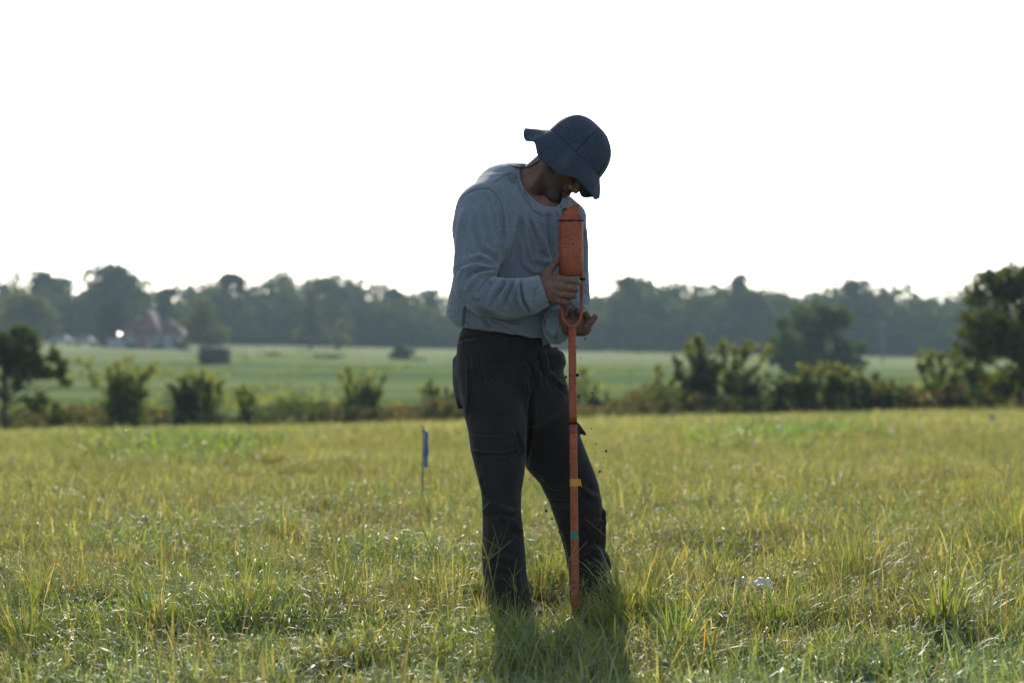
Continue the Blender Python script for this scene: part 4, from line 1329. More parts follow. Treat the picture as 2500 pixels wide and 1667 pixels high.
for i in range(3):
    patch('seed_stalk', [seed_stalks(1, .01, .30, 510 + i, (4, 6), .085)], cs_)
rs = np.random.RandomState(77)
p, _ = field_points(5.2, 10, 3.2, 78)
p = np.vstack([p, [((px - 1250) / FPX * Y_, Y_, 0) for px, Y_ in ((1200, 6.35), (1255, 6.25), (1225, 6.4), (1282, 6.45), (1480, 6.35), (1450, 6.2), (1500, 6.3), (1345, 6.3), (1180, 6.5), (1210, 6.2), (1470, 6.5))]])
scatter('seed_stalks', p, rs.uniform(.6, 1.15, len(p)), rs.randint(0, 3, len(p)), cs_, .12, 13)

# disturbed soil where the rod meets the ground
sp = Field((-.05, 6.55, -.06), (.42, 7.1, .12), .007)
for k in range(16):
    rs = np.random.RandomState(900 + k)
    a = rs.uniform(0, 6.28); r_ = rs.uniform(0, .10)
    sp.add(ell((.17 + r_ * math.cos(a) * 1.3, 6.78 + r_ * math.sin(a), .01), (rs.uniform(.03, .06), rs.uniform(.03, .05), rs.uniform(.02, .04))), .02)
sv, sf = sp.mesh(0)
sv = sv + normals(sv, sf) * (wav(sv, 110, 2) * .006)[:, None]
prop(add_mesh('soil_heap', sv, sf, MAT_SOIL, base=(.17, 6.78, 0)), 'low heap of dark loose soil between the boots in the grass', 'soil heap')
# ------------------------------------------------------------------ foliage
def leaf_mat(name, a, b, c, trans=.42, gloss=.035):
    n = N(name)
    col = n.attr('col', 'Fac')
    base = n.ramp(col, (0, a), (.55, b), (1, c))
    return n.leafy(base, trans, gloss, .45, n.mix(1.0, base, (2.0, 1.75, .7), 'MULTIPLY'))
M_FAR = leaf_mat('woodland_leaves', (.018, .034, .012), (.034, .056, .018), (.070, .090, .028), .38, .02)
M_PALE = leaf_mat('pale_tree_leaves', (.035, .055, .018), (.070, .090, .028), (.12, .13, .04), .42, .02)
M_DARK = leaf_mat('dark_tree_leaves', (.012, .024, .010), (.022, .040, .014), (.042, .060, .020), .32, .02)
M_HEDGE = leaf_mat('hedge_leaves', (.028, .055, .014), (.070, .11, .024), (.185, .20, .042), .58, .03)
M_HEDGEDK = leaf_mat('dark_hedge_leaves', (.016, .034, .010), (.032, .056, .016), (.10, .115, .030), .47, .03)
M_BRUSH = leaf_mat('dry_brush', (.055, .058, .025), (.115, .10, .05), (.19, .15, .085), .40, .02)
M_SCRUB = leaf_mat('pasture_scrub_leaves', (.05, .085, .03), (.10, .14, .045), (.17, .19, .07), .5, .01)
M_EDGE = leaf_mat('hedge_tree_leaves', (.024, .048, .012), (.055, .085, .020), (.15, .15, .032), .55, .03)
M_FIELD = leaf_mat('field_tree_leaves', (.022, .044, .014), (.045, .075, .020), (.095, .12, .034), .48, .02)
M_BARK = simple('tree_bark', (.055, .042, .032), .95, .4, 3)

def leaf_cards(c, size, rs, flat=.0):
    """irregular leaf sprays: one bent quad each"""
    n_ = len(c)
    a = rs.normal(size=(n_, 3)); a /= np.linalg.norm(a, axis=1)[:, None]
    b = rs.normal(size=(n_, 3)); b -= a * (a * b).sum(1)[:, None]; b /= np.linalg.norm(b, axis=1)[:, None]
    s = (size * rs.uniform(.55, 1.4, n_))[:, None]
    w = s * rs.uniform(.4, .75, (n_, 1))
    nn = np.cross(a, b)
    V_ = np.stack([c - a * s * .6, c + b * w * .6 + nn * s * .12, c + a * s * .7, c - b * w * .6 + nn * s * .12], 1)
    return V_.reshape(-1, 3), np.arange(4 * n_).reshape(-1, 4)

def crown_mesh(name, blobs, n_, size, mat, seed, tipcol=.5):
    rs = np.random.RandomState(seed)
    vol = np.array([b[3] * b[4] * b[5] for b in blobs]) ** (2 / 3); vol /= vol.sum()
    C_, K = [], []
    for b, v_ in zip(blobs, vol):
        m = max(6, int(n_ * v_))
        d = rs.normal(size=(m, 3)); d /= np.linalg.norm(d, axis=1)[:, None]
        r = rs.uniform(0, 1, m) ** .28
        r = r * (1 + .16 * np.sin(d[:, 0] * 7 + b[0]) * np.sin(d[:, 1] * 6 + b[1]) * np.sin(d[:, 2] * 7 + b[2]))
        C_.append(np.array(b[:3]) + d * r[:, None] * np.array(b[3:6]))
        K.append(rs.normal(.45, .22, m) + rs.normal(0, .12))
    C_ = np.concatenate(C_); K = np.clip(np.concatenate(K), 0, 1)
    V_, F_ = leaf_cards(C_, size, rs)
    return mesh_np(name, V_, F_, mat, {'col': np.repeat(K, 4)}, smooth=False)

def tree_blobs(seed, w, h, kind='round', z0=.22, fine=1.0):
    rs = np.random.RandomState(seed)
    B = []
    if kind == 'cone':
        for k in range(16):
            t = rs.uniform(0, 1) ** 1.2; a = rs.uniform(0, 6.28); r = w * .5 * (1 - t * .85) * rs.uniform(.2, .75)
            B.append((r * math.cos(a), r * math.sin(a), h * (.12 + .80 * t), w * .24 * (1.1 - t * .75), w * .24 * (1.1 - t * .75), h * .10))
        B.append((0, 0, h * .95, w * .07, w * .07, h * .05))
        return B
    nb_ = int((22 if kind == 'round' else 15) / fine ** 1.6)
    for k in range(nb_):
        a = rs.uniform(0, 6.28); t = rs.uniform(0, 1)
        prof = math.sin(math.pi * min(1, max(0.08, (t * .86 + .12)))) ** .55
        r = w * .5 * prof * rs.uniform(.25, .82)
        s = fine * w * rs.uniform(.11, .20) * (.8 if kind == 'airy' else 1.1)
        B.append((r * math.cos(a), r * math.sin(a), h * (z0 + (1 - z0) * .92 * t), s, s, s * rs.uniform(.6, .95)))
    if kind != 'airy':
        B.append((0, 0, h * (z0 + .35 * (1 - z0)), w * .34, w * .34, h * .26))
    return B

def trunk_mesh(h, r, seed, limbs=5, w=2.0, top=.75):
    rs = np.random.RandomState(seed)
    parts = [tube([(0, 0, -.2), (rs.normal(0, .02) * h, 0, h * .25), (rs.normal(0, .03) * h, rs.normal(0, .02) * h, h * top)], [r, r * .8, r * .25], 7)]
    for k in range(limbs):
        a = rs.uniform(0, 6.28); z = h * rs.uniform(.18, .5)
        parts.append(tube([(0, 0, z), (math.cos(a) * w * .15, math.sin(a) * w * .15, z + h * .12), (math.cos(a) * w * .36, math.sin(a) * w * .36, z + h * rs.uniform(.18, .36))], [r * .5, r * .34, r * .1], 5))
    return merge(parts)

def tree(name, label, px, top, base_y, wpx, Y, mat, seed, kind='round', n_=2600, category='tree', group=None, leaf=None, trunk=True, z0=.2):
    x = (px - 1250) / FPX * Y
    g = gz(x, Y)
    h = (CAM_H - (top - 833.5) / FPX * Y) - g
    w = wpx / FPX * Y
    t = empty(name, (x, Y, g), label, category, group)
    me = crown_mesh('crown', tree_blobs(seed, w, h, kind, z0), n_, leaf or max(w, h) * .055, mat, seed + 1)
    put('crown', me, t)
    tv, tf_ = trunk_mesh(h, max(.05, h * .022), seed + 2, 6, w)
    put('trunk', mesh_np('trunk', tv, tf_, M_BARK), t)
    return t

# ------------------------------------------------------------------ far wood: a closed mass behind the trees one can pick out
sky = np.array([(0, 696), (53, 680), (85, 690), (175, 684), (250, 700), (383, 712), (430, 712), (500, 725), (520, 700), (638, 690), (744, 678), (786, 676), (840, 697), (914, 703), (950, 715), (1063, 716), (1110, 722), (1300, 735), (1446, 734),
                (1488, 707), (1520, 690), (1594, 677), (1648, 694), (1700, 702), (1750, 700), (1807, 690), (1850, 700), (1892, 723), (1956, 712), (2009, 718), (2040, 705), (2105, 692), (2147, 697), (2190, 723), (2360, 727), (2500, 735)], float)
def wood_row(Y, drop, step, seed, n_leaf, leaf, mat, name):
    rs = np.random.RandomState(seed)
    VV, FF, KK, off = [], [], [], 0
    x = -.56 * Y
    while x < .56 * Y:
        px = 1250 + x / Y * FPX
        top = np.interp(px, sky[:, 0], sky[:, 1]) + drop + rs.uniform(-4, 10)
        g = gz(x, Y); h = CAM_H - (top - 833.5) / FPX * Y - g
        w = step * rs.uniform(1.5, 2.3)
        bl_ = tree_blobs(rs.randint(1e6), w, h, 'round', .05)
        m = crown_mesh('tmp', bl_, n_leaf, leaf, mat, rs.randint(1e6))
        co = np.empty(len(m.vertices) * 3, np.float32); m.vertices.foreach_get('co', co)
        kk = np.empty(len(m.vertices), np.float32); m.attributes['col'].data.foreach_get('value', kk)
        co = co.reshape(-1, 3) + np.array([x, Y + rs.uniform(-6, 6), g])
        VV.append(co); KK.append(np.clip(kk + rs.normal(0, .12), 0, 1)); FF.append(np.arange(len(co)).reshape(-1, 4) + off); off += len(co)
        bpy.data.meshes.remove(m)
        x += step * rs.uniform(.7, 1.2)
    o = add_mesh(name, np.concatenate(VV), np.concatenate(FF), mat, cols={'col': np.concatenate(KK)}, smooth=False)
    o['kind'] = 'stuff'
    return o
wood_row(415, -14, 10.0, 41, 1500, 1.05, M_FAR, 'far_wood')
wood_row(392, 2, 9.0, 42, 1500, .95, M_FAR, 'far_wood')
wood_row(372, 34, 6.5, 43, 1200, .85, M_FAR, 'far_wood_edge')
wood_row(364, 96, 4.0, 44, 800, .7, M_DARK, 'far_wood_undergrowth')

G_W = 'tall trees standing out of the far wood'
tree('broad_tree', 'broadest dome-shaped tree on the skyline behind the red-roofed house', 283, 647, 850, 225, 378, M_FAR, 600, n_=3600, group=G_W, z0=.1)
tree('broad_tree', 'rounded treetop at the far left, left of the broad dome-shaped tree', 108, 660, 850, 120, 380, M_FAR, 610, group=G_W, z0=.1)
tree('round_tree', 'low rounded pale green tree at the left edge before the far wood', 70, 722, 850, 190, 325, M_PALE, 620, n_=3000, group=G_W, z0=.02)
tree('dark_tree', 'dark upright tree just left of the red-roofed house', 275, 700, 850, 100, 312, M_DARK, 630, n_=3000, group=G_W, z0=.02)
tree('round_tree', 'brownish green rounded tree just right of the red-roofed house', 497, 738, 862, 135, 285, M_PALE, 640, n_=3000, group=G_W, z0=.02)
tree('dark_tree', 'dark small-crowned tree behind the right end of the red roof', 405, 700, 850, 90, 345, M_DARK, 645, group=G_W, z0=.05)
tree('airy_tree', 'tall airy tree with sky showing through its crown, left of the gap in the skyline', 565, 650, 850, 105, 376, M_FAR, 650, 'airy', 1300, group=G_W, z0=.35)
tree('pointed_tree', 'pointed pale tree standing before the middle of the far wood', 757, 712, 865, 100, 325, M_PALE, 660, 'cone', 2800, group=G_W)
tree('small_tree', 'small pale tree at the right foot of the pointed tree', 832, 775, 865, 70, 322, M_PALE, 665, 'round', 1600, group=G_W, z0=.02)
tree('small_dome_tree', 'small round treetop alone above the wood, left of the person', 960, 692, 850, 50, 400, M_FAR, 670, n_=1300, group=G_W, z0=.3)
tree('airy_tree', 'broad airy treetop first to the right of the person', 1545, 676, 858, 190, 378, M_FAR, 680, 'airy', 2400, group=G_W, z0=.30)
tree('broad_tree', 'tallest dome-shaped tree on the skyline right of the person', 1812, 665, 862, 140, 376, M_FAR, 690, n_=3000, group=G_W, z0=.1)
tree('broad_tree', 'dome-shaped tree on the skyline above the lone field tree', 2090, 683, 868, 150, 374, M_FAR, 700, n_=3000, group=G_W, z0=.1)

# ------------------------------------------------------------------ house, sheds, cars, pole
M_WALL = simple('pale_clapboard', (.22, .24, .26), .7, .08, 3)
M_ROOF = simple('faded_red_roof', (.105, .052, .046), .9, .2, 4)
M_GABLE = simple('brown_red_gable', (.16, .07, .06), .8, .15, 4)
M_GLASSD = simple('dark_window', (.03, .035, .04), .15, .1, 3)
M_STEEL = simple('polished_metal_sheet', (.030, .030, .028), .27, .03, 2, Metallic=1.0)
M_SHED = simple('weathered_dark_boards', (.022, .024, .028), .85, .3, 5)
M_CHIM = simple('buff_brick', (.38, .27, .18), .9, .15, 6)
HY = 300.0
def hx(px): return (px - 1250) / FPX * HY
def hzz(py): return CAM_H - (py - 833.5) / FPX * HY
g0 = gz(hx(355), HY)
house = empty('house', (hx(355), HY, g0), 'pale single-storey house with a red hipped roof and gable, under trees far left', 'house')
ze = hzz(815)                                        # eaves
v, f = box(((hx(285) + hx(445)) / 2, HY + 4, (g0 + ze) / 2 - .3), (hx(445) - hx(285), 8, ze - g0 + .6))
add_mesh('wall', v, f, M_WALL, house, smooth=False)
# porch wing on the left
v, f = box(((hx(262) + hx(287)) / 2, HY + 2.2, (g0 + hzz(826)) / 2 - .3), (hx(286.5) - hx(262), 4, hzz(826) - g0 + .6))
add_mesh('wall', v, f, M_WALL, house, smooth=False)
def prism(q, y0, y1):
    """polygon in x,z pulled from y0 to y1"""
    n_ = len(q)
    V_ = np.array([(x, y0, z) for x, z in q] + [(x, y1, z) for x, z in q])
    F_ = [np.array([(i, n_ + i, n_ + (i + 1) % n_, (i + 1) % n_) for i in range(n_)])]
    T_ = [(0, i, i + 1) for i in range(1, n_ - 1)] + [(n_, n_ + i + 1, n_ + i) for i in range(1, n_ - 1)]
    return V_, F_ + [np.array(T_)]
# main hipped roof
xl, xr, xa, xb, zr = hx(280), hx(452), hx(325), hx(400), hzz(776)
rv = np.array([(xl, HY - .5, ze), (xr, HY - .5, ze), (xr, HY + 8.5, ze), (xl, HY + 8.5, ze), (xa, HY + 4, zr), (xb, HY + 4, zr)])
roof = add_mesh('roof', rv, [np.array([(0, 1, 5, 4), (2, 3, 4, 5), (0, 3, 2, 1)]), np.array([(1, 2, 5), (3, 0, 4)])], M_ROOF, house, smooth=False)
v, f = prism([(hx(338), hzz(812)), (hx(392), hzz(812)), (hx(365), hzz(761))], HY - 1.2, HY + 5)
add_mesh('gable', v, f, M_GABLE, house, smooth=False)
for s in (0, 1):
    a_, b_ = ((hx(334), hzz(817)), (hx(365), hzz(758))) if s == 0 else ((hx(365), hzz(758)), (hx(396), hzz(817)))
    d_ = .14
    v, f = prism([a_, b_, (b_[0], b_[1] + d_), (a_[0], a_[1] + d_)], HY - 1.5, HY + 4.6)
    add_mesh('gable_roof', v, f, M_ROOF, house, smooth=False)
v, f = box((hx(332), HY + 4.4, hzz(779)), (hx(345) - hx(321), 1.1, hzz(771) - hzz(788)))
add_mesh('chimney', v, f, M_CHIM, roof, smooth=False)
# small metal panel added only to throw a sun glint, tipped to suit
hv = (sun_dir + (Vector((0, 0, CAM_H)) - Vector((hx(294), HY - 1, hzz(817)))).normalized()).normalized()
c = np.array([hx(294), HY - .8, hzz(816)]); nrm = np.array(hv)
u = np.cross([0, 1.0, 0], nrm); u /= np.linalg.norm(u); w_ = np.cross(nrm, u)
v = np.array([c + u * a * .10 + w_ * b * .13 + nrm * k for k in (0, .05) for a, b in ((-1, -1), (1, -1), (1, 1), (-1, 1))])
f = [np.array([(3, 2, 1, 0), (4, 5, 6, 7), (0, 1, 5, 4), (1, 2, 6, 5), (2, 3, 7, 6), (3, 0, 4, 7)])]
add_mesh('glint_panel', v, f, M_STEEL, house, smooth=False)
for a in (hx(305), hx(332), hx(372), hx(392), hx(425)):
    v, f = box((a, HY - .03, g0 + 1.5), (.9, .08, 1.2)); wf = add_mesh('window', v, f, M_WALL, house, smooth=False)
    v, f = box((a, HY - .08, g0 + 1.5), (.72, .05, 1.0)); add_mesh('pane', v, f, M_GLASSD, wf, smooth=False)
v, f = box((hx(350), HY - .05, g0 + 1.0), (.95, .09, 2.0)); add_mesh('door', v, f, M_GABLE, house, smooth=False)

def shed(name, label, x0, x1, top, Y, cat='shed'):
    X0, X1 = (x0 - 1250) / FPX * Y, (x1 - 1250) / FPX * Y
    g = min(gz(X0, Y), gz(X1, Y)) - .15; t_ = CAM_H - (top - 833.5) / FPX * Y
    s = empty(name, ((X0 + X1) / 2, Y, g), label, cat)
    W_ = X1 - X0; D_ = W_ * .8; nbd = 8
    for k in range(nbd):
        v_, f_ = box((X0 + (k + .5) * W_ / nbd, Y - .02, (g + t_) / 2), (W_ / nbd - .03, .05, t_ - g)); add_mesh('board', v_, f_, M_SHED, s, smooth=False)
    v_, f_ = box(((X0 + X1) / 2, Y + .02 + D_ / 2, (g + t_) / 2 - .02), (W_ - .02, D_, t_ - g - .04)); add_mesh('wall', v_, f_, M_SHED, s, smooth=False)
    v_, f_ = prism([(X0 - .12, t_ + .0), (X1 + .12, t_ + .0), (X1 + .12, t_ + .10), (X0 - .12, t_ + .22)], Y - .2, Y + D_ + .2); add_mesh('roof', v_, f_, M_SHED, s, smooth=False)
    return s
shed('field_shed', 'dark boxy shed in the field below the house, behind the hedge', 486, 556, 852, 205)
# (the second dark block is a clipped-looking bush, built with the far bushes)

def car(px, Y, label):
    x = (px - 1250) / FPX * Y; g = gz(x, Y)
    c = empty('parked_car', (x, Y, g), label, 'car', 'white cars parked beside the house')
    prof = [(-2.1, .35), (2.1, .35), (2.15, .75), (1.9, .92), (1.05, 1.0), (.55, 1.45), (-1.0, 1.47), (-1.75, 1.0), (-2.1, .92)]
    v_, f_ = prism([(x + a * .95, g + b) for a, b in prof], Y - .85, Y + .85); b_ = add_mesh('body', v_, f_, M_CARW, c, smooth=False)
    md_ = b_.modifiers.new('soft', 'BEVEL'); md_.width = .08; md_.segments = 2
    v_, f_ = prism([(x + a, g + b) for a, b in ((.88, 1.03), (.5, 1.38), (-.9, 1.40), (-1.4, 1.03))], Y - .87, Y - .84); add_mesh('window', v_, f_, M_GLASSD, c, smooth=False)
    for s in (-1.25, 1.25):
        a = np.linspace(0, 2 * np.pi, 18, endpoint=False)
        v_, f_ = prism([(x + s + .33 * math.cos(t), g + .33 + .33 * math.sin(t)) for t in a], Y - .88, Y - .66); wv = add_mesh('wheel', v_, f_, MAT_CORD, c, smooth=False)
M_CARW = simple('white_car_paint', (.22, .24, .27), .7, .03, 2)
car(153, 322, 'white parked car farther left of the house, below the pale round tree')
car(211, 318, 'white parked car nearer the house, left of the dark upright tree')

def post(name, px, y0, y1, Y, r, mat, label, cat, group=None, top=None):
    a, b = PY(px, y0, Y), PY(px, y1, Y); a[2] = gz(a[0], a[1]) - .1
    v_, f_ = tube([a, (a + b) / 2, b], [r, r * .95, r * .85], 10)
    t = empty(name, (a[0], a[1], a[2] + .1), label, cat, group)
    add_mesh('shaft', v_, f_, mat, t)
    return t, b
M_POLE = simple('weathered_pole', (.13, .125, .12), .85, .2, 3)
t, b = post('utility_pole', 2155, 885, 782, 260, .12, M_POLE, 'pale utility pole before the far wood, right of the lone field tree', 'utility pole')
v, f = box((b[0], b[1], b[2] - .5), (1.9, .14, .14)); add_mesh('crossarm', v, f, M_POLE, t, smooth=False)
M_POST = simple('old_fence_post', (.07, .06, .05), .9, .3, 6)
t, b = post('fence_post', 381, 1050, 1004, 62, .055, M_POST, 'dark wooden fence post between two bushes of the hedge', 'fence post')
v, f = lathe(b - np.array([0, 0, .02]), b + np.array([0, 0, .03]), [(0, .0002), (0, .052), (.6, .05), (1, .0002)], 10); add_mesh('post_top', v, f, M_POST, t)

# ------------------------------------------------------------------ hedge line at the end of the meadow
def bush(name, label, px, top, wpx, Y, mat, seed, stems=9, n_=2200, leaf=.085, core=.4, fan=1.0, cat='shrub', droop=0, spread=.10, start=.22):
    rs = np.random.RandomState(seed)
    x = (px - 1250) / FPX * Y; g = gz(x, Y)
    if Y < 70: top -= 14; wpx *= 1.12; n_ = int(n_ * 1.15)
    h = CAM_H - (top - 833.5) / FPX * Y - g; w = wpx / FPX * Y
    t = empty(name, (x, Y, g), label, cat, 'shrubs and young trees of the hedge line')
    C_, K, parts = [], [], []
    for k in range(stems):
        u_ = (k + .5) / stems * 2 - 1 if stems > 1 else 0
        u_ = u_ + rs.normal(0, .12)
        tipp = np.array([u_ * w * .5 * fan, rs.uniform(-.5, .5) * w * .45, h * (1 - .22 * abs(u_) * rs.uniform(.3, 1.4)) * rs.uniform(.80, 1.0)])
        b0_ = np.array([u_ * w * .10, rs.uniform(-.06, .06) * w, -.05])
        mid_ = b0_ * .5 + tipp * .5 + np.array([-u_ * w * .08, 0, h * .06])
        curve = lambda s: ((1 - s) ** 2)[:, None] * b0_ + (2 * s * (1 - s))[:, None] * mid_ + (s ** 2)[:, None] * tipp
        m0 = int(n_ * (1 - core) / stems)
        s = rs.uniform(start, 1, int(m0 * .4))
        rad = spread * h * (1.0 - .75 * s)
        C_.append(curve(s) + rs.normal(size=(len(s), 3)) * rad[:, None] * np.array([1, 1, .75])); K.append(np.clip(.10 + .75 * s ** 1.6 + rs.normal(0, .16, len(s)), 0, 1))  # yellower towards the tip: sunlit shoot ends put into the leaf colour
        for q_ in range(6):
            sj = np.array([rs.uniform(start, .98)]); pj = curve(sj)[0]
            dv = np.array([rs.normal(u_ * .5, .6), rs.normal(0, .5), rs.uniform(.35, 1.1)]); dv /= np.linalg.norm(dv)
            tl = h * rs.uniform(.10, .26) * (1.1 - .5 * sj[0])
            m1 = int(m0 * .6 / 6); uu = rs.uniform(0, 1, m1)
            C_.append(pj + dv * (uu * tl)[:, None] + rs.normal(size=(m1, 3)) * (.030 * h * (1.2 - uu))[:, None])
            K.append(np.clip(.15 + .5 * sj[0] ** 1.5 + .35 * uu + rs.normal(0, .15, m1), 0, 1))  # twig ends coloured as sunlit too
            parts.append(tube([pj, pj + dv * tl * .6, pj + dv * tl], [.006 * h ** .5, .004 * h ** .5, .002], 4))
        parts.append(tube([b0_, mid_, tipp], [.018 * h ** .5, .012 * h ** .5, .004], 5))
    m = int(n_ * core)
    if m:
        d = rs.normal(size=(m, 3)); d /= np.linalg.norm(d, axis=1)[:, None]
        C_.append(d * (rs.uniform(0, 1, m) ** .4)[:, None] * np.array([w * .30, w * .26, h * .34]) + np.array([rs.normal(0, .03) * w, 0, h * .33])); K.append(np.clip(rs.normal(.25, .16, m), 0, 1))  # inner leaves darker: the bush's inner shade put into their colour
    C_ = np.concatenate(C_); K = np.concatenate(K); C_[:, 2] = np.maximum(C_[:, 2], .02)
    V_, F_ = leaf_cards(C_, leaf, rs)
    put('foliage', mesh_np('foliage', V_, F_, mat, {'col': np.repeat(K, 4)}, smooth=False), t)
    tv, tf_ = merge(parts)
    put('stem', mesh_np('stem', tv, tf_, M_BARK), t)
    return t

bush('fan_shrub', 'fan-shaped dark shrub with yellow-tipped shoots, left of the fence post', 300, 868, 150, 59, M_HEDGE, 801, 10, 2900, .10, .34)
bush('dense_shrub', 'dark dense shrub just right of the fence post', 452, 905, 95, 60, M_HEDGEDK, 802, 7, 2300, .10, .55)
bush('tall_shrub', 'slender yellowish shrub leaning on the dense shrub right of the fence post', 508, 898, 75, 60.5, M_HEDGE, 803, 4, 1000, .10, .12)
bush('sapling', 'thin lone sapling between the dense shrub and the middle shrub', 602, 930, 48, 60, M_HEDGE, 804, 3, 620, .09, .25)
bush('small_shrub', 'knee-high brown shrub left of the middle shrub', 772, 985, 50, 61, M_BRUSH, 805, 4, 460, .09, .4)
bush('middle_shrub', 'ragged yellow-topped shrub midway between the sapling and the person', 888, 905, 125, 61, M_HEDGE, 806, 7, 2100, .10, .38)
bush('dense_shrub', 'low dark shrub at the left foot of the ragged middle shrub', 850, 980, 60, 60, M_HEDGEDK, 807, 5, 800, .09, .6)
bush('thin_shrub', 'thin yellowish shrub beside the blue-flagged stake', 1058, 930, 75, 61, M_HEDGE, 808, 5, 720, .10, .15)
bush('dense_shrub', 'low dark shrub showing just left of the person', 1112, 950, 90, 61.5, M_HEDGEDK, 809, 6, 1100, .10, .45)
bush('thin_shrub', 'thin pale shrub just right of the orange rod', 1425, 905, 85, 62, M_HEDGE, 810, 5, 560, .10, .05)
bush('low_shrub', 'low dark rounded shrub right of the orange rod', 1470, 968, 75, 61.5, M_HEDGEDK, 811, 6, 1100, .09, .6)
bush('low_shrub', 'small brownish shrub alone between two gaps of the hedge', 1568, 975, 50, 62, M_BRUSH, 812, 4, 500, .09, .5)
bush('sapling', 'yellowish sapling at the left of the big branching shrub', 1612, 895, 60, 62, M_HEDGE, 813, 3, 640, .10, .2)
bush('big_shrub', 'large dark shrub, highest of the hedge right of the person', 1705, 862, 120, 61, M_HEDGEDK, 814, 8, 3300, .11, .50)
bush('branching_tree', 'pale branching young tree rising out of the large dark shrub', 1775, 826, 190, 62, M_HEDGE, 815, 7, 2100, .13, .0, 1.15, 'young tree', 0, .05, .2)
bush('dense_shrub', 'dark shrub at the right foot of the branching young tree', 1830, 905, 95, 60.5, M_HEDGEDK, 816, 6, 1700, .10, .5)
for k, (px, top, w_, nm, lb) in enumerate(((1915, 930, 80, 'leafy_shrub', 'first leafy shrub right of the gap below the lone field tree'), (1965, 882, 110, 'leafy_shrub', 'pale-leaved shrub standing before the lone field tree'), (2045, 885, 95, 'tall_shrub', 'tallest leafy shrub before the right edge of the lone field tree'),
                                        (2105, 920, 100, 'dense_shrub', 'dark shrub at the foot of the pale utility pole'), (2170, 935, 105, 'low_shrub', 'low dark shrub right of the utility pole'), (2235, 950, 90, 'low_shrub', 'low brownish shrub left of the feathery sapling'))):
    bush(nm, lb, px, top, w_, 59.5 + .3 * (k % 3), M_HEDGE if k in (1, 2) else M_HEDGEDK, 820 + k, 7, 2000, .10, .5)
bush('feathery_sapling', 'feathery sapling with two long arching shoots left of the big tree', 2285, 838, 100, 60, M_HEDGE, 830, 4, 900, .11, .1, 1.2, 'young tree', 0, .045, .3)
bush('thin_shrub', 'thin yellowish shrub between the feathery sapling and the big tree', 2335, 870, 60, 60.5, M_HEDGE, 831, 3, 420, .10, .1)
bush('low_shrub', 'low brown shrub under the left branches of the big tree', 2330, 955, 110, 59.5, M_BRUSH, 832, 7, 1200, .09, .5)
bush('low_shrub', 'low dark shrub left of the trunk of the big tree', 2420, 965, 100, 59.5, M_HEDGEDK, 833, 7, 1200, .09, .5)
bush('dense_shrub', 'low dark shrub right of the small tree at the left edge', 140, 1010, 60, 58.5, M_HEDGEDK, 834, 6, 1000, .09, .5)

def clump_tree(name, label, trunk_px, Y, clumps, mat, n_, leaf, seed, r0=.075, group=None):
    """tree whose leaf clumps are listed as (px, py, radius px) at its own distance, with depth"""
    x = (trunk_px - 1250) / FPX * Y; g = gz(x, Y)
    t = empty(name, (x, Y, g), label, 'tree', group)
    rs = np.random.RandomState(seed)
    B, parts = [], []
    W = (max(c[0] for c in clumps) - min(c[0] for c in clumps)) / FPX * Y
    top = CAM_H - (min(c[1] - c[2] for c in clumps) - 833.5) / FPX * Y - g
    for cx_, cy_, cr in clumps:
        p = PY(cx_, cy_, Y) - np.array([x, Y, g]); r = cr / FPX * Y
        for _ in range(4):
            o = rs.normal(0, .42, 3) * r
            B.append((p[0] + o[0], p[1] + o[1] * 1.3 + rs.uniform(-.14, .14) * W, p[2] + o[2], r * .62, r * .7, r * .56))
        zb = max(.12, min(p[2] * .55, top * .5))
        parts.append(tube([(0, 0, zb), (p[0] * .45, p[1] * .4, zb * .6 + p[2] * .4), tuple(p)], [r0 * .5, r0 * .3, r0 * .1], 5))
    parts.append(tube([(0, 0, -.2), (.02, 0, top * .3), (-.03, .02, top * .6), (.02, 0, top * .85)], [r0, r0 * .85, r0 * .5, r0 * .15], 8))
    put('crown', crown_mesh('crown', B, n_, leaf, mat, seed), t)
    tv, tf_ = merge(parts)
    put('trunk', mesh_np('trunk', tv, tf_, M_BARK), t)
clump_tree('hedge_tree', 'big leafy tree standing in the hedge at the right edge', 2492, 57,
           [(2390, 690, 30), (2420, 672, 28), (2462, 664, 26), (2400, 740, 48), (2450, 722, 58), (2486, 690, 40), (2378, 800, 34), (2440, 800, 66), (2395, 870, 50), (2455, 880, 60), (2368, 850, 26), (2425, 938, 46), (2375, 920, 26),
            (2485, 800, 66), (2540, 700, 66), (2540, 800, 76), (2550, 900, 66), (2480, 950, 36), (2360, 770, 18), (2500, 650, 24), (2560, 640, 40)], M_EDGE, 14000, .115, 840)
clump_tree('hedge_tree', 'small spreading tree with a bare trunk at the left edge', 8, 57,
           [(13, 811, 28), (48, 818, 26), (80, 824, 22), (19, 850, 42), (57, 856, 40), (92, 862, 28), (121, 875, 20), (153, 894, 22), (134, 920, 24), (105, 907, 28), (70, 894, 36), (19, 894, 36), (166, 932, 11), (48, 932, 24), (80, 980, 20),
            (105, 977, 20), (140, 993, 15), (96, 1000, 12), (-40, 830, 46), (-50, 900, 46), (-30, 960, 30), (130, 855, 10), (60, 800, 12)], M_EDGE, 9000, .10, 850)

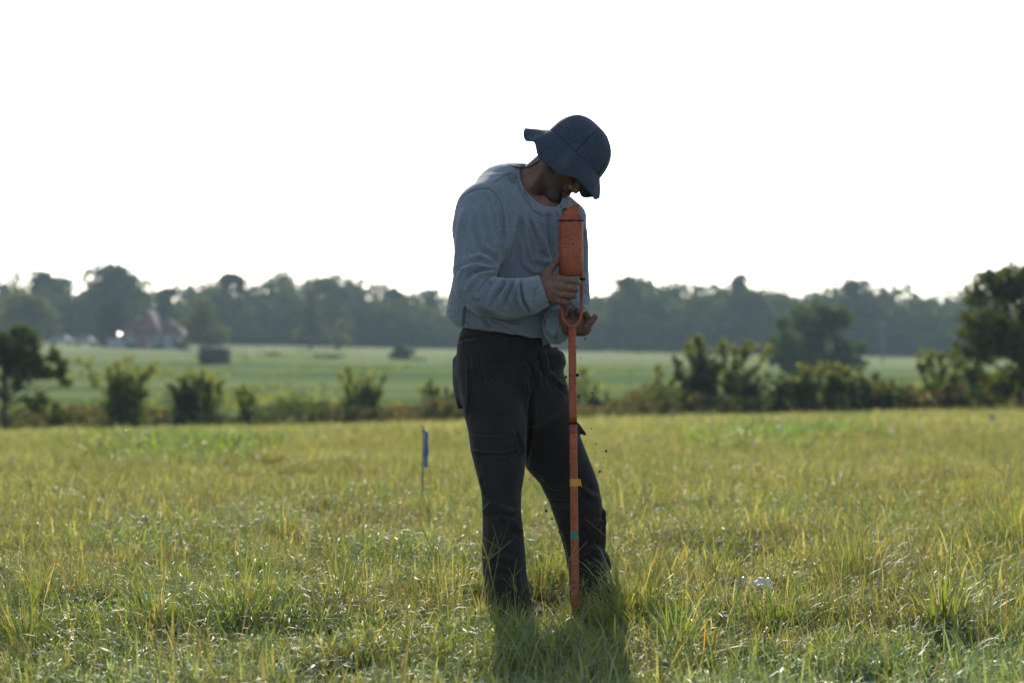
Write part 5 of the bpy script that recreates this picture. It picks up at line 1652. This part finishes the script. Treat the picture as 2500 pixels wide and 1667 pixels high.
clump_tree('field_tree', 'lone bushy dark tree standing in the far field behind the hedge', 2003, 170,
           [(2022, 768, 34), (1945, 790, 32), (1985, 788, 46), (2050, 800, 46), (2000, 850, 66), (1932, 850, 42), (2075, 858, 38), (1908, 880, 26), (2104, 853, 17), (1950, 895, 46), (2050, 895, 46), (1912, 828, 22), (1998, 900, 50), (2095, 890, 20)], M_FIELD, 8500, .36, 710, .2)
clump_tree('field_bush', 'dark block-shaped bush at the foot of the wood, left of the person', 978, 250,
           [(964, 858, 11), (978, 856, 13), (992, 858, 11), (964, 870, 12), (979, 868, 14), (992, 870, 12), (970, 878, 10), (986, 878, 10)], M_DARK, 1500, .30, 719, .08)
# low bushes out in the far crop
for px, top, w_, Y, lb in ((665, 862, 50, 250, 'low dark bush alone in the far field, below the pointed tree'), (800, 866, 95, 240, 'long low bush in the far field, left of the block-shaped bush'), (1000, 876, 110, 238, 'low bush at the foot of the block-shaped bush'),
                           (506, 862, 56, 200, 'low bush in front of the dark shed below the house'), (2390, 905, 120, 150, 'wide pale low bush in the far field beside the big tree')):
    bush('field_bush', lb, px, top, w_, Y, M_FIELD if px > 2000 else M_DARK, 860 + px, 7, 700, .30, .5)
for px, top, w_, lb in ((322, 838, 34, 'dark bush against the house wall below its chimney'), (385, 840, 40, 'dark bush against the house wall right of the gable'), (440, 832, 44, 'bush hiding the right corner of the house')):
    bush('garden_bush', lb, px, top, w_, 296, M_DARK, 900 + px, 6, 500, .40, .5)

# unbroken undergrowth along the hedge foot: dry grass, docks and bramble
rs = np.random.RandomState(55)
n_ = 48000
X_ = rs.uniform(-30, 30, n_); Y_ = rs.normal(60.3, 1.1, n_)
dens = pnoise(X_, Y_ * 0, 1.3, 61)
hgt = np.clip(.78 + .42 * dens + .2 * pnoise(X_, Y_ * 0, 4, 62), .18, 1.4)
Z_ = rs.uniform(0, 1, n_) ** .8 * hgt
K = np.clip(.5 + .35 * pnoise(X_, Y_, .9, 63) + rs.normal(0, .2, n_), 0, 1)
V_, F_ = leaf_cards(np.column_stack([X_, Y_, ground_z(X_, Y_) + Z_]), .11, rs)
sel = (pnoise(X_, Y_, .7, 64) + rs.normal(0, .25, n_)) > .05
f4 = np.arange(n_)
for m, mat, nm in ((sel, M_BRUSH, 'dry_undergrowth'), (~sel, M_HEDGEDK, 'green_undergrowth')):
    vv = V_.reshape(-1, 4, 3)[m].reshape(-1, 3)
    o = add_mesh(nm, vv, np.arange(len(vv)).reshape(-1, 4), mat, cols={'col': np.repeat(K[m], 4)}, smooth=False)
    o['kind'] = 'stuff'

# rough scrub tufts all over the far pasture
rs = np.random.RandomState(91)
n_ = 58000
Y_ = 88 + 250 * rs.uniform(0, 1, n_) ** 1.6; X_ = rs.uniform(-.47, .47, n_) * Y_
kp = (pnoise(X_, Y_ * .5, .16, 92) + .6 * pnoise(X_, Y_, .5, 93) + rs.normal(0, .12, n_)) > .42
X_, Y_ = X_[kp], Y_[kp]
V_, F_ = leaf_cards(np.column_stack([X_, Y_, ground_z(X_, Y_) + rs.uniform(.02, .34, len(X_))]), .34, rs)
o = add_mesh('pasture_scrub', V_, F_, M_SCRUB, cols={'col': np.repeat(rs.uniform(0, 1, len(X_)), 4)}, smooth=False)
o['kind'] = 'stuff'

# ------------------------------------------------------------------ survey stakes with blue ribbon
M_STAKE = simple('grey_wooden_stake', (.19, .155, .11), .9, .25, 30)
n = N('blue_flagging_ribbon')
M_BLUE = n.leafy((.006, .13, .36), .45, .05, .4)
def stake(px0, py0, px1, py1, Y, rw, r, label, rib):
    a, b = PY(px0, py0, Y), PY(px1, py1, Y)
    a[2] = gz(a[0], a[1])
    t = empty('survey_stake', a, label, 'survey stake', 'blue-flagged survey stakes in the meadow')
    v_, f_ = tube([a - [0, 0, .08], a * .5 + b * .5, b], [r, r, r * .9], 8)
    add_mesh('stake', v_, f_, M_STAKE, t)
    L0, L1, W_ = rib
    p0 = b + (a - b) * L0; p1 = b + (a - b) * L1
    VV = []; k = 9
    for side in (0, .0015):
        for i in range(k):
            s = i / (k - 1)
            c = p0 * (1 - s) + p1 * s + np.array([r + .002, -r - .003 - side, 0])
            ww = W_ * (.55 + .65 * math.sin(math.pi * (.15 + .6 * s))) * (1 + .15 * math.sin(i * 1.7))
            for j in range(4):
                VV.append(c + np.array([ww * (j / 3), .010 * math.sin(i * 1.1 + j * 1.6), -.01 * s * math.sin(j)]))
    F2 = []
    for sd in (0, 1):
        for i in range(k - 1):
            for j in range(3):
                q0 = sd * k * 4 + i * 4 + j
                F2.append((q0, q0 + 1, q0 + 5, q0 + 4) if sd == 0 else (q0 + 4, q0 + 5, q0 + 1, q0))
    add_mesh('ribbon', np.array(VV), np.array(F2), M_BLUE, t)
    v_, f_ = tube([p0 + (b - a) * .012 + np.array([0, -.0, 0]), p0 - (b - a) * .012], r * 1.5, 8)
    add_mesh('ribbon_knot', v_, f_, M_BLUE, t)
stake(1029, 1235, 1034.5, 1041, 11.0, .01, .0052, 'grey survey stake with blue ribbon, nearest, left of the person', (.05, .42, .018))
stake(66, 1110, 66, 1084, 27, .01, .008, 'small blue-flagged survey stake at the left edge of the meadow', (.06, .8, .045))
stake(2416, 1030, 2416, 1008, 40, .01, .010, 'small blue-flagged survey stake far off below the big tree', (.06, .8, .06))

# crumpled white sheet lying in the grass
Y_ = FPX * CAM_H / (1455 - 833.5)
cx_ = (1838 - 1250) / FPX * Y_
gu, gv_ = np.meshgrid(np.linspace(-1, 1, 26), np.linspace(-1, 1, 14), indexing='ij')
sx = cx_ + gu * .072 + .006 * np.sin(gv_ * 5); sy = Y_ + gv_ * .05
szz = .048 + .009 * np.sin(gu * 7 + gv_ * 3) * np.cos(gv_ * 4 + 1) + .007 * np.sin(gu * 13 + 1.3 * gv_) + .012 * gv_ + ground_z(sx, sy)
shv = np.stack([sx, sy, szz], -1).reshape(-1, 3)
n = N('thin_white_plastic')
M_SHEET = n.leafy((.82, .82, .84), .35, .10, .25)
sh = prop(add_mesh('white_sheet', shv, grid_faces(26, 14, False), M_SHEET, base=(cx_, Y_, 0)), 'small crumpled white sheet lying in the grass right of the person', 'white sheet')
md = sh.modifiers.new('thickness', 'SOLIDIFY'); md.thickness = .0015

# clods of soil falling from the upturned bucket
clods = [z4((1483, 303)), z4((1410, 648)), z4((1300, 668)), z4((1550, 822)), z4((1422, 850)), z4((1583, 765)), z4((1455, 560)), z4((1440, 483)), z4((1545, 1160)), z4((1590, 1310)), z4((1590, 1395)), z4((1685, 1378)),
         z4((1663, 1440)), z4((1535, 670)), z4((1314, 748)), z4((1400, 380)), z5((1510, 112)), z5((880, 183)), z5((1033, 460)), z5((1085, 532)), z5((1600, 210)), z5((1150, 650)), z5((1130, 800))]
big = [4, 8.5, 6, 4, 6.5, 3, 2.5, 2.5, 4, 3.5, 3, 6, 3, 2, 3, 3.5, 6, 3, 7, 4.5, 3, 5, 4]
for k, (q_, s) in enumerate(zip(clods, big)):
    rs = np.random.RandomState(700 + k)
    c = P(q_[0][0], q_[0][1], TD + rs.uniform(-.04, .06)); r_ = s * .5 / 718 * 1.15
    o_ = np.array([(a, b, d) for a in (-1, 0, 1) for b in (-1, 0, 1) for d in (-1, 0, 1) if abs(a) + abs(b) + abs(d) == 1], float)
    import bmesh
    bm = bmesh.new(); bmesh.ops.create_icosphere(bm, subdivisions=1, radius=r_)
    for v_ in bm.verts:
        v_.co = Vector((v_.co.x * rs.uniform(.6, 1.35), v_.co.y * rs.uniform(.6, 1.3), v_.co.z * rs.uniform(.55, 1.35)))
    me = bpy.data.meshes.new('soil_clod'); bm.to_mesh(me); bm.free(); me.materials.append(MAT_SOIL)
    o = put('soil_clod', me, None, c)
    prop(o, 'dark crumb of soil falling through the air beside the orange rod', 'soil clod', 'soil crumbs falling from the auger')

# ------------------------------------------------------------------ summer haze
n = N('summer_haze')
vs = n.n('VolumePrincipled')
vs.inputs['Color'].default_value = (.62, .83, 1.0, 1)
vs.inputs['Density'].default_value = HAZE
vs.inputs['Anisotropy'].default_value = .25
n.l(vs.outputs[0], n.out.inputs['Volume'])
v, f = box((0, 1150, 12), (3100, 3000, 36))
hz = add_mesh('haze', v, f, n.m, smooth=False)
hz['kind'] = 'stuff'
